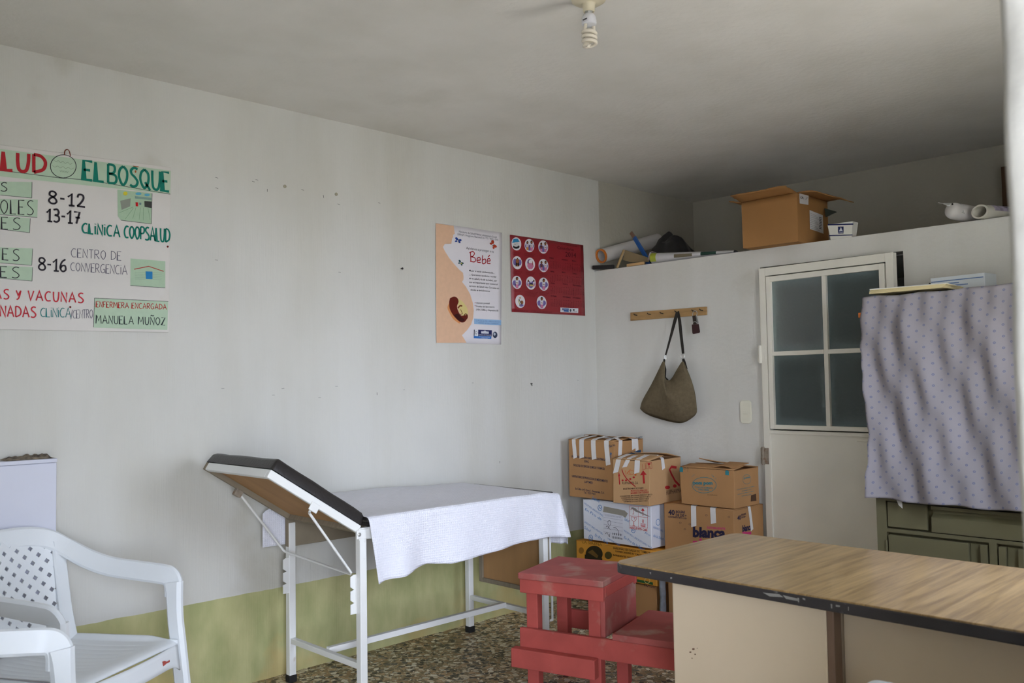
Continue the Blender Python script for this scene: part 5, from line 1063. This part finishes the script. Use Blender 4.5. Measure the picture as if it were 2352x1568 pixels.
# staples, plugs and a nail left in the plaster
STP = mat('dark_staple', (70, 68, 66), 0.5, metal=0.4)
for k, (x, y, a) in enumerate(((498, 408, 8), (498, 432, 5), (582, 417, 8), (590, 413, 8), (614, 437, 90), (695, 436, 10), (743, 451, 80), (778, 469, 12), (871, 466, 12), (497, 597, 0), (780, 625, 5), (512, 892, 0), (628, 907, 0), (650, 892, -5), (734, 913, 0), (773, 887, 0), (866, 904, 88), (928, 895, 0), (1086, 879, 0), (1148, 1061, 85), (1327, 873, 15))):
    p = on(1, -.001, x, y); c, s = math.cos(R(a)), -math.sin(R(a)); f = MB(); f.obox((p.x, -.0016, p.z), (c, 0, s), (-s, 0, c), (0, -1, 0), .0125, .0013, .0016).obox((p.x - c * .006, -.001, p.z - s * .006), (c, 0, s), (-s, 0, c), (0, -1, 0), .0012, .0013, .002).obox((p.x + c * .006, -.001, p.z + s * .006), (c, 0, s), (-s, 0, c), (0, -1, 0), .0012, .0013, .002)
    solo(f, 'staple', STP, (p.x, -.001, p.z), 'tiny dark staple left in the bare stretch of the white left wall', 'staple', 'leftover staples on the left wall')
PLG = mat('grey_plug', (168, 162, 140), 0.7)
for k, (x, y, nm) in enumerate(((654, 428, 'pale round wall plug left of the other, among the upper staples'), (772, 446, 'greyish wall plug right of the pale one, among the upper staples'))):
    p = on(1, 0, x, y); f = MB(); f.lathe([(.0085, 0), (.0085, .003), (.006, .004), (.0045, .0035), (.0045, .0015)], p, (0, -1, 0), 14); solo(f, 'wall_plug', PLG, p, nm, 'wall plug', 'wall plugs in the left wall', smooth=True)
p = on(1, 0, 921, 617); f = MB(); f.lathe([(.003, 0), (.003, .012), (.0062, .0125), (.0058, .0145), (.002, .0155)], p, (0, -1, 0), 14); solo(f, 'nail', mat('black_nail', (36, 34, 34), 0.5), p, 'single black nail in the left wall beside the tall poster', 'nail', smooth=True)
p = on(1, 0, 1220, 882); f = MB(); f.box((p.x - .006, -.006, p.z), (p.x + .006, 0, p.z + .007)); f.tube([p + V((0, -.003, 0)), p + V((.001, -.007, -.01))], .003, 6); solo(f, 'hook', STP, p, 'small dark hook in the left wall below the red calendar', 'hook')

# ------------------------------------------------------------------ white cabinet by the left edge, rubble on top
WCB = mat('white_melamine', (214, 216, 228), 0.5, var=0.02, vs=4, rgb2=(196, 184, 184), w2=-0.25, s2=5)
cbx = on(1, -.13, 131, 1052); xr, zt_ = cbx.x, cbx.z
wc = thing('wall_locker', 'plain white cabinet against the left wall behind the lattice-backed armchair', 'cabinet', (xr - .26, -.068, 0))
MB().box((xr - .52, -.128, .05), (xr, -.004, zt_ - .016)).build('carcass', WCB, wc, bevel=.003)
MB().box((xr - .523, -.133, zt_ - .015), (xr + .001, -.004, zt_)).build('top_board', WCB, wc, bevel=.002)
MB().box((xr - .50, -.12, 0), (xr - .02, -.01, .05)).build('plinth', BLACKR, wc)
RUB = mat('soiled_rag', (132, 120, 104), 0.9, var=0.45, vs=60, bump=0.8, bs=70, rgb2=(52, 46, 42), w2=0.3, s2=40)
f = MB(); x0_ = on(1, -.08, 6, 1050).x; x1_ = on(1, -.08, 118, 1045).x
f.grid(lambda u, v: (x0_ + (x1_ - x0_) * u, -.120 + .10 * v + .008 * noise.noise(V((u * 9, v * 3, 2))), zt_ + .001 + (math.sin(math.pi * v) ** .5 * (.008 + .010 * min(1, u * 2)) * (.75 + .6 * noise.noise(V((u * 11, v * 5, 7)))) * min(1, u * 9, (1 - u) * 14))), 46, 12)
solo(f, 'rag', RUB, ((x0_ + x1_) / 2, -.07, zt_), 'crumpled soiled rag lying on top of the white cabinet', 'rag', smooth=True, ang=180)

# ------------------------------------------------------------------ coat rack, bag, keys, switch
OLDW = mat('old_wood', (176, 140, 92), 0.75, var=0.15, vs=6, stretch=(1, 1.5, 9), bump=0.15, rgb2=(126, 96, 60), w2=0.05, s2=4)
rk = thing('coat_rack', 'narrow wooden coat board with bent nails on the right wall', 'coat rack', (-.012, -.58, 1.73))
q = [on(0, -.016, *p) for p in ((1447.5, 717.5), (1621.5, 704), (1621.5, 723), (1447.5, 736.5))]; MB().prism(q, (.015, 0, 0)).build('board', OLDW, rk, bevel=.002)
NAIL = mat('black_nail', (36, 34, 34), 0.5)
for x, y in ((1463, 724), (1494, 722), (1523, 720), (1557, 717), (1596, 715), (1614, 713)):
    a = on(0, -.016, x, y); MB().tube([a + V((.006, 0, 0)), a + V((-.028, -.002, .002)), a + V((-.036, -.002, .008))], .0028, 6).build('nail', NAIL, rk)
BAGM = mat('woven_olive_fabric', (112, 100, 78), 0.9, var=0.12, vs=50, bump=0.6, bs=170, spec=0.1)
STRAP = mat('dark_strap', (44, 40, 34), 0.7, var=0.1)
bg_ = thing('shoulder_bag', 'olive brown woven shoulder bag hanging by its dark strap from the coat board', 'bag', (-.05, -.49, 1.10))
def bagpt(p, x=-.05): return on(0, x, *p)
top_ = spline([(1470, 938, 0), (1476, 918, 0), (1495, 884, 0), (1512, 850, 0), (1522, 830, 0), (1527, 832, 0), (1527, 850, 0), (1526, 866, 0), (1535, 873, 0), (1543, 868, 0), (1556, 846, 0), (1567, 830, 0), (1574, 838, 0), (1588, 872, 0), (1597, 905, 0), (1601, 940, 0)], 6)
bot_ = spline([(1470, 938, 0), (1479, 947, 0), (1494, 955, 0), (1512, 961, 0), (1530, 966, 0), (1548, 970, 0), (1566, 971, 0), (1580, 966, 0), (1594, 956, 0), (1600, 948, 0), (1601, 940, 0)], 9)
n = 72
def res(P): return [P[min(len(P) - 1, int(round(k / n * (len(P) - 1))))] for k in range(n + 1)]
tp, bt = res(top_), res(bot_); m_ = 16; f = MB()
for side in (-1, 1):
    def bag(u, v, side=side):
        i = int(round(u * n)); a, b = tp[i], bt[i]; y = a.y + (b.y - a.y) * v; x = a.x + (b.x - a.x) * v
        th = (math.sin(math.pi * min(1, max(0, u))) ** .6) * (.012 + .05 * math.sin(math.pi * min(1, v ** .8)) ** .7) * min(1, (1 - v) * 6 + .0) if v < 1 else 0
        dent = -.016 * math.exp(-((u - .40) / .10) ** 2) * math.exp(-((v - .22) / .12) ** 2) + .010 * math.exp(-((u - .45) / .16) ** 2 - ((v - .42) / .10) ** 2)
        return bagpt((x, y), -.052 + side * (th if side < 0 else th * .6) - (dent if side < 0 else 0))
    f.grid(bag, n, m_)
f.build('bag_body', BAGM, bg_, smooth=True, merge=True, ang=180)
def ribbon(P, X, w_): 
    pts = [on(0, x, *p) for p, x in zip(P, X)]; return MB().sweep(pts, [V((0, -1, .15))] * len(pts), w_, .003)
ribbon([(1556, 716), (1550, 737), (1540, 775), (1531, 808), (1529, 815)], [-.044, -.05, -.055, -.06, -.06], [.022, .024, .017, .012, .012]).build('strap', STRAP, bg_); ribbon([(1557, 715), (1561, 737), (1565, 775), (1568, 800), (1569, 812)], [-.036, -.04, -.045, -.05, -.05], [.018, .022, .021, .019, .018]).build('strap', STRAP, bg_)
for x, y, tx in ((1528, 820, .3), (1568, 818, 1)):
    c = on(0, -.058, x, y); MB().tube([c + V((.003 * math.cos(t), -.011 * tx * math.cos(t), .014 * math.sin(t))) for t in [2 * math.pi * k / 20 for k in range(20)]], .0024, 7, closed=True).build('ring', STEEL, bg_, smooth=True)
ribbon([(1526, 824), (1525, 836), (1529, 848), (1528, 866), (1534, 873)], [-.062, -.064, -.055, -.05, -.05], [.014, .016, .01, .01, .012]).build('trim', STRAP, bg_); ribbon([(1569, 822), (1571, 832), (1577, 848)], [-.056, -.056, -.06], [.014, .024, .016]).build('trim', STRAP, bg_)
ky = thing('key_ring', 'keys with dark red tag hanging near the right end of the coat board', 'keys', (-.04, -.80, 1.60))
c = on(0, -.04, 1596, 721); MB().tube([c + V((.004 * math.sin(t), -.016 * math.cos(t), .020 * math.sin(t))) for t in [2 * math.pi * k / 24 for k in range(24)]], .002, 7, closed=True).build('ring', STEEL, ky, smooth=True)
MB().prism([on(0, -.042, *p) for p in ((1588.5, 745), (1604, 744), (1607, 761), (1606, 764), (1592, 767), (1590, 765))], (.006, 0, 0)).build('tag', mat('oxblood_leather', (58, 28, 28), 0.5), ky, bevel=.002)
MB().prism([on(0, -.046, *p) for p in ((1590, 725), (1597, 724), (1600, 744), (1592, 745))], (.004, 0, 0)).build('key', mat('dark_key', (60, 52, 46), 0.4, metal=.5), ky, bevel=.001)
MB().prism([on(0, -.036, *p) for p in ((1599, 722), (1604, 740), (1602, 746), (1597, 730))], (.004, 0, 0)).build('key', STEEL, ky, bevel=.001)
MB().tube([on(0, -.05, 1591, 740), on(0, -.05, 1597, 738), on(0, -.05, 1603, 744)], .002, 6).build('wire_loop', STEEL, ky)
SWM = mat('ivory_plastic', (232, 228, 208), 0.4)
sw = thing('light_switch', 'ivory rounded light switch plate on the right wall beside the door', 'switch', (-.004, -1.115, 1.105))
def rr(y0, y1, z0, z1, r, x): return [(x, cy + r * math.cos(t), cz + r * math.sin(t)) for cy, cz, a in ((y1 - r, z1 - r, 0), (y0 + r, z1 - r, 90), (y0 + r, z0 + r, 180), (y1 - r, z0 + r, 270)) for t in [R(a + 15 * k) for k in range(7)]]
MB().prism(rr(-1.152, -1.080, 1.108, 1.240, .02, 0), (-.009, 0, 0)).build('plate', SWM, sw, bevel=.003); MB().prism(rr(-1.131, -1.101, 1.162, 1.182, .004, -.009), (-.004, 0, 0)).build('rocker', SWM, sw, bevel=.0015)

# ------------------------------------------------------------------ things on top of the partition
WHP = mat('white_paper_roll', (214, 210, 206), 0.6, var=0.02)
def tubeobj(a, b, r, th, m, m2, name, label, flat=1.0, bot=None):
    a, b = V(a), V(b); d = (b - a).normalized(); u = d.cross(V((0, 0, 1))).normalized(); n_ = u.cross(d)
    t = thing(name, label, 'roll', tuple((a + b) / 2 - n_ * r * flat)); f = MB(); N_ = 28
    def P(p, rr_, k): tt = 2 * math.pi * k / N_; return p + u * math.cos(tt) * rr_ + n_ * math.sin(tt) * rr_ * flat
    for p, q, ra in ((a, b, r), (b, a, r - th)):
        o = len(f.v); f.v += [P(p, ra, k) for k in range(N_)] + [P(q, ra, k) for k in range(N_)]; f.f += [(o + k, o + (k + 1) % N_, o + N_ + (k + 1) % N_, o + N_ + k) for k in range(N_)]
    f.f += [(k, (k + 1) % N_, 3 * N_ + (k + 1) % N_, 3 * N_ + k) for k in range(N_)]; f.f += [(N_ + k, N_ + (k + 1) % N_, 2 * N_ + (k + 1) % N_, 2 * N_ + k) for k in range(N_)]
    f.build('paper_roll', m, t, smooth=True); return t, a, d, u, n_
ta = on(0, .01, 1380, 588); tb = V((.56, -.115, 2.352)); TR = .047
t, a, d, u, n_ = tubeobj(ta, tb, TR, .004, WHP, None, 'poster_tube', 'white paper tube with orange rim at the left end of the partition top')
ORR = mat('orange_rim', (206, 120, 48), 0.6)
f = MB(); N_ = 28; f.v = [a - d * .002 + (u * math.cos(2 * math.pi * k / N_) + n_ * math.sin(2 * math.pi * k / N_)) * rr_ for rr_ in (TR + .001, TR - .008) for k in range(N_)] + [a + d * .012 + (u * math.cos(2 * math.pi * k / N_) + n_ * math.sin(2 * math.pi * k / N_)) * rr_ for rr_ in (TR + .001, TR - .008) for k in range(N_)]
f.f = [(k, (k + 1) % N_, N_ + (k + 1) % N_, N_ + k) for k in range(N_)] + [(k, (k + 1) % N_, 2 * N_ + (k + 1) % N_, 2 * N_ + k) for k in range(N_)] + [(N_ + k, N_ + (k + 1) % N_, 3 * N_ + (k + 1) % N_, 3 * N_ + k) for k in range(N_)]
f.build('rim', ORR, t, smooth=True)
PT = 2.1005
BLKP = mat('black_plastic', (22, 22, 24), 0.3, var=0.2, vs=12, bump=0.4, bs=14, spec=0.6)
BLKM = mat('black_bar', (30, 28, 28), 0.4)
a = on(0, -.02, 1366, 613); f = MB(); f.bar((-.03, -.012, PT + .020), (.03, -.145, PT + .017), .03, .026); solo(f, 'black_bar', BLKM, (0, -.07, PT), 'black bar lying at the very left end of the partition top', 'bar', bevel=.003)
WD = mat('pale_wood', (176, 148, 104), 0.7, var=0.1, stretch=(1, 6, 1))
fw = thing('broken_frame', 'broken pale wooden frame leaning beside the paper tube', 'frame', (.03, -.22, PT))
p0, p1 = on(0, .01, 1417, 613), on(0, .06, 1433, 574); f = MB(); f.bar(V((p0.x, p0.y, PT + .003)), p1, .014, .014); f.build('stile', WD, fw, bevel=.002)
q = [on(0, .06, *p) for p in ((1436, 574), (1490, 592), (1489, 601), (1450, 602), (1430, 597))]; MB().prism(q, (.008, 0, 0)).build('back_panel', mat('tan_board', (142, 124, 92), 0.7), fw)
solo(MB().bar((.01, -.270, PT + .010), (.01, -.405, PT + .012), .016, .018), 'wooden_stick', mat('light_wood_stick', (206, 168, 116), 0.7), (.01, -.33, PT), 'short light wooden stick lying along the partition edge', 'stick', bevel=.002)
BLUE = mat('blue_paint', (36, 84, 148), 0.45)
bs_ = thing('paint_brush', 'blue handled brush sticking up from the clutter beside the paper tube', 'brush', (.12, -.33, PT))
p0, p1, p2 = on(0, .10, 1484, 590), on(0, .09, 1457, 545), on(0, .085, 1449, 534); MB().sweep([V((.10, p0.y - .02, PT + .004)), p0, p1], [V((0, -1, -.5))] * 3, .030, .014).build('handle', BLUE, bs_); MB().sweep([p1, p2], [V((0, -1, -.5))] * 2, .026, .013).build('tip', mat('brown_tip', (122, 94, 76), 0.8), bs_)
# heap of black plastic bag
f = MB()
def heap(u, v):
    y = -.28 - .44 * u; x = .13 + .26 * v
    h = .20 * math.exp(-(abs(u - .36) / .38) ** 2.6) * math.sin(math.pi * min(1, max(0, v))) ** .5 * (1 + .35 * noise.noise(V((u * 5, v * 5, 3)))) * min(1, (1 - u) * 3, u * 6)
    return (x + .02 * noise.noise(V((u * 4, v * 4, 9))), y, PT + .001 + max(0, h))
f.grid(heap, 36, 20); solo(f, 'plastic_bag', BLKP, (.22, -.45, PT), 'crumpled black plastic bag heaped on the partition behind the wooden frame', 'bag', smooth=True, ang=32)
SILV = mat('silver_clip', (200, 200, 204), 0.25, metal=.9)
pc = on(0, .03, 1492, 592); f = MB(); f.sweep([on(0, .04, 1490, 597), on(0, .04, 1493, 586), on(0, .04, 1496, 580)], [V((0, -1, 0))] * 3, .022, .004); f.tube([on(0, .04, 1497, 577), on(0, .04, 1516, 584)], .002, 6); f.tube([on(0, .04, 1496, 578), on(0, .04, 1514, 589)], .002, 6); solo(f, 'metal_clip', SILV, (.04, -.36, PT + .01), 'shiny metal clip standing before the black plastic bag', 'clip')
# rolled green and white printed poster lying along the edge
GW = mat('white_print', (206, 204, 204), 0.5); LIME = mat('lime_border', (160, 168, 52), 0.5)
rp_ = thing('rolled_poster', 'flattened printed poster roll with lime border lying along the partition edge', 'roll', (.06, -.65, PT))
f = MB(); P0, P1 = V((.045, -.452, PT)), V((.10, -1.02, PT))
def roll(u, v):
    c = P0.lerp(P1, u); t_ = 2 * math.pi * v; h = .036 * (1 - .62 * u); return c + V((.05 * math.cos(t_), .012 * math.cos(t_), h + h * math.sin(t_) * .98 + .001))
f.grid(roll, 22, 22); f.build('roll_body', GW, rp_, smooth=True, merge=True, ang=180)
def band(u0, u1, v0, v1, m, nm, k):
    g = MB(); g.grid(lambda a, b: roll(u0 + (u1 - u0) * a, v0 + (v1 - v0) * b) + (roll(u0 + (u1 - u0) * a, v0 + (v1 - v0) * b) - P0.lerp(P1, u0 + (u1 - u0) * a) - V((0, 0, .036 * (1 - .62 * (u0 + (u1 - u0) * a))))) * .02 * k, 10, 12); g.build(nm, m, rp_, smooth=True, ang=180, fix=True)
band(-.004, .07, .15, .62, LIME, 'border', 1); band(.07, .60, .17, .26, LIME, 'border', 1); band(.62, .80, .38, .56, mat('dark_green_print', (36, 66, 56), 0.5), 'printed_panel', 1.5); band(.30, .52, .44, .56, mat('olive_print', (116, 106, 84), 0.5), 'printed_panel', 1.5)
# big open carton
BIGX0, BIGX1, BY0, BY1 = -.085, .275, -1.178, -1.512
bx = thing('open_carton', 'large open cardboard box with white labels on top of the partition above the door', 'box', (.10, -1.345, PT))
CARD2 = mat('brown_cardboard', (166, 122, 76), 0.85, var=0.06, vs=4, spec=0.15, bump=0.08, bs=150)
def dfb(p): q = V(p); return q + noise.noise_vector(V((q.x * 4 + 3, q.y * 4, q.z * 4))) * .004
f = MB(); ZB = PT + .266
for A_, B_ in (((BIGX0, BY0), (BIGX0, BY1)), ((BIGX0, BY1), (BIGX1, BY1)), ((BIGX1, BY1), (BIGX1, BY0)), ((BIGX1, BY0), (BIGX0, BY0))): f.grid(lambda u, v, A_=A_, B_=B_: dfb(V((A_[0] + (B_[0] - A_[0]) * u, A_[1] + (B_[1] - A_[1]) * u, PT + .004 + (ZB - PT - .004) * v))), 8, 8)
f.grid(lambda u, v: dfb(V((BIGX0 + (BIGX1 - BIGX0) * u, BY0 + (BY1 - BY0) * v, PT + .004))), 8, 8)
f.build('carton_body', CARD2, bx, merge=True, smooth=True, solid=.005, ang=50)
def flap(a, b, out_, up, L, nm='flap', cv=.0, taper=.0):
    a, b, o_ = V(a), V(b), V(out_); g = MB(); g.grid(lambda u, v: dfb(a.lerp(b, u * (1 - 2 * taper * v) + taper * v)) + o_ * L * v + V((0, 0, up * v + cv * v * v + .012 * noise.noise(V((u * 3, v * 3, L * 50))) * v)), 8, 6); g.build(nm, CARD2, bx, smooth=True, solid=.004, ang=180)
flap((BIGX0, BY0, ZB), (BIGX0, BY1, ZB), (-1, 0, 0), .02, .12); flap((BIGX1, BY0, ZB), (BIGX1, BY1, ZB), (1, 0, 0), .03, .14); flap((BIGX0, BY0, ZB), (BIGX1, BY0, ZB), (0, 1, 0), .02, .085); flap((BIGX0, BY1, ZB), (BIGX1, BY1, ZB), (0, -1, 0), .02, .165, cv=-.055, taper=.05)
Fx = Face((0, BY1 - .0045, 0), (0, -1, 0), dfb)
def z8(a, b): return (1660 + a * .29422, 380 + b * .29412)
LB = ('paper_label', (214, 212, 210)); Fx.poly(LB, [z8(593, 205), z8(667, 222), z8(666, 310), z8(597, 297)]); Fx.text(('lettering', (56, 54, 54)), 'CFL', z8(600, 258), z8(630, 264), 4.5, 1, bold=.03); Fx.line(('handwriting', (90, 88, 88)), [z8(641, 270), z8(655, 245)], .8, 1); Fx.line(('handwriting', (90, 88, 88)), [z8(648, 272), z8(660, 250)], .8, 1)
Fx.poly(LB, [z8(675, 350), z8(782, 388), z8(788, 532), z8(680, 495)])
for k in range(9): Fx.line(('lettering', (130, 128, 128)), [z8(682, 375 + k * 14), z8(682 + 50 + 12 * (k % 3), 375 + k * 14 + 20)], .55, 1)
for k in range(8): Fx.line(('barcode', (60, 58, 60)), [z8(752, 404 + k * 12), z8(772, 411 + k * 12)], 1.6, 1)
Fx.finish(bx)
flp = mat('dark_flap', (60, 66, 58), 0.8)
solo(MB().prism([(.20, -1.535, PT + .165), (.20, -1.60, PT + .185), (.20, -1.53, PT + .215)], (.01, 0, 0)), 'torn_sheet', flp, (.2, -1.55, PT + .165), 'dark scrap sticking out beside the large open cardboard box', 'scrap')
# little white tray with a sailing boat print
IV = mat('ivory_carton', (226, 224, 214), 0.5)
tr = thing('small_tray', 'small white tray with blue stripes and sailboat print beside the open cardboard box', 'tray', (.03, -1.712, PT))
yc, w0, w1_, d0, d1, hh = -1.712, .058, .070, .026, .034, .082; xc = .03
def ring4(w_, d, z): return [V((xc - d, yc + w_, z)), V((xc - d, yc - w_, z)), V((xc + d, yc - w_, z)), V((xc + d, yc + w_, z))]
f = MB(); lo, hi = ring4(w0, d0, PT), ring4(w1_, d1, PT + hh); li, hi_ = ring4(w0 - .003, d0 - .003, PT + .003), ring4(w1_ - .003, d1 - .003, PT + hh)
f.v = lo + hi + hi_ + li; f.f = [(0, 1, 2, 3), (12, 13, 14, 15)] + [(k, (k + 1) % 4, 4 + (k + 1) % 4, 4 + k) for k in range(4)] + [(4 + k, 4 + (k + 1) % 4, 8 + (k + 1) % 4, 8 + k) for k in range(4)] + [(8 + k, 8 + (k + 1) % 4, 12 + (k + 1) % 4, 12 + k) for k in range(4)]
f.build('tray_body', IV, tr, bevel=.003)
nF = (hi[0] - lo[0]).cross(V((0, -1, 0))); Ft = Face(lo[0], -nF if nF.x > 0 else nF)
NB = ('printed_mark', (40, 48, 92))
Ft.poly(NB, [z8(820, 458), z8(1020, 452), z8(1020, 462), z8(821, 468)]); Ft.poly(NB, [z8(830, 543), z8(1014, 538), z8(1014, 546), z8(831, 551)]); Ft.poly(NB, [z8(900, 477), z8(944, 476), z8(944, 530), z8(901, 531)]); Ft.poly(('printed_mark', (206, 206, 216)), [z8(924, 480), z8(938, 512), z8(908, 513)], 1); Ft.line(('printed_mark', (206, 206, 216)), [z8(905, 524), z8(915, 519), z8(925, 524), z8(935, 519), z8(942, 523)], .9, 1)
Ft.finish(tr)
# two rolls at the right
PLST = mat('clear_plastic_sleeve', (196, 196, 192), 0.25, var=0.05, vs=10, bump=0.3, bs=25, spec=0.6)
rw = thing('wrapped_roll', 'white paper roll in a clear plastic sleeve near the right end of the partition top', 'roll', (.10, -2.31, PT))
ca_ = on(0, -.03, 2206, 482); A0 = V((-.02, -2.275, PT + .062)); B0 = V((.17, -2.345, PT + .044)); d = (B0 - A0).normalized(); u_ = d.cross(V((0, 0, 1))).normalized(); n_ = u_.cross(d)
f = MB(); f.lathe([(.006, -.008), (.026, -.004), (.036, .006), (.040, .02), (.043, .09), (.043, .17), (.03, .18)], A0, d, 26); f.build('paper_roll', WHP, rw, smooth=True)
Fh = Face(A0 - d * .009, -d); Fh.poly(('printed_mark', (40, 38, 40)), [z8(1786, 299), z8(1798, 294), z8(1803, 304), z8(1790, 313)]); Fh.finish(rw)
sl = bpy.data.materials.new('thin_clear_film'); sl.use_nodes = True; b_ = sl.node_tree.nodes['Principled BSDF']; b_.inputs['Base Color'].default_value = (.75, .75, .73, 1); b_.inputs['Roughness'].default_value = .25; b_.inputs['Alpha'].default_value = .45
f = MB(); f.grid(lambda a, b: V((-.045 + .05 * a, -2.215 - .10 * a, PT + .105 - .012 * a + .0)) + V((0, -.02 * b, -.055 * b * a)) + V((.008 * math.sin(a * 7 + b * 4), 0, 0)), 10, 6); f.build('sleeve_end', sl, rw, smooth=True, solid=.0006, ang=180)
CREAMR = mat('cream_roll', (214, 210, 196), 0.6)
t, a, d, u, n_ = tubeobj(V((-.03, -2.410, PT + .034)), V((.22, -2.505, PT + .034)), .046, .010, CREAMR, None, 'magazine_roll', 'squashed cream roll with a dark hollow end, right of the sleeved roll', flat=.72)
f = MB(); f.grid(lambda k, v: a + d * (.045 + .14 * v) + (u * math.cos(2 * math.pi * (k * .8)) + n_ * .72 * math.sin(2 * math.pi * (k * .8))) * .0472, 20, 4); f.build('printed_wrap', mat('magazine_print', (170, 160, 178), 0.5, var=0.4, vs=45, rgb2=(60, 46, 74), w2=.2, s2=35), t, smooth=True, ang=180)
f = MB(); f.grid(lambda a_, b: (.02 + .12 * a_, -2.545 - .12 * b, PT + .001 + .05 * math.sin(math.pi * a_) ** .6 * math.sin(math.pi * min(1, b * .7 + .1)) ** .6 * (1 + .4 * noise.noise(V((a_ * 5, b * 5, 2))))), 14, 14); solo(f, 'dark_bundle', BLKP, (.08, -2.54, PT), 'dark bundle at the far right end of the partition top', 'bundle', smooth=True, ang=40)
pq = on(0, 1.1, 2313, 420); solo(MB().box((1.04, pq.y - .03, 2.0955), (1.10, pq.y + .012, 2.56)), 'wooden_post', mat('brown_post', (92, 66, 44), 0.7, var=.15), (1.07, pq.y, 2.0955), 'brown wooden post standing at the far wall of the loft', 'post', bevel=.003)

# ------------------------------------------------------------------ ceiling lamp
IVP = mat('ivory_porcelain', (222, 212, 184), 0.35)
TUB = mat('cfl_tube', (232, 224, 206), 0.25)
LP = V((-2.168, -1.833, 2.72)); la = thing('ceiling_lamp', 'ivory ceiling lampholder with a bare spiral energy saving bulb, unlit', 'lamp', (LP.x, LP.y, 2.536))
f = MB(); f.lathe([(.058, 0), (.061, -.006), (.060, -.012), (.048, -.020), (.026, -.024), (.0225, -.028), (.021, -.050), (.018, -.053), (.016, -.05)], LP, seg=36); f.build('lampholder', IVP, la, smooth=True)
f = MB(); f.lathe([(.0135, -.048), (.0135, -.058), (.012, -.060)], LP, seg=24); bb = f.build('screw_cap', STEEL, la, smooth=True)
f = MB(); f.lathe([(.012, -.058), (.018, -.062), (.0245, -.072), (.0265, -.085), (.0262, -.096), (.0235, -.099), (.0, -.099)], LP, seg=30); f.build('ballast', mat('white_ballast', (226, 226, 230), 0.3), la, smooth=True)
Fl = Face(LP + (CAM - LP).normalized() * .0268 + V((0, 0, -.086)), V((CAM.x - LP.x, CAM.y - LP.y, 0)))
Fl.line(('printed_mark', (52, 52, 56)), [(1338.5, 46.5), (1348.5, 42)], 3); Fl.finish(la)
P = []
for k in range(6): P.append(LP + V((.022, -.002, -.098 - .004 * k)))
for k in range(1, 66):
    t_ = k / 65; a_ = t_ * 2 * math.pi * 3.6; P.append(LP + V((0.0232 * math.cos(a_) * (1 if t_ < .9 else 1 - (t_ - .9) * 5), 0.0232 * math.sin(a_) * (1 if t_ < .9 else 1 - (t_ - .9) * 5), -.118 - .058 * t_)))
e_ = P[-1]; P += [e_ + V((-.004, 0, -.006)), e_ + V((-.010, .002, -.004))]
f = MB(); f.tube(P, .0062, 8); f.tube([LP + V((-.0165, .002, -.098)), LP + V((-.021, .002, -.128))], .0062, 8); f.build('spiral_tube', TUB, la, smooth=True)
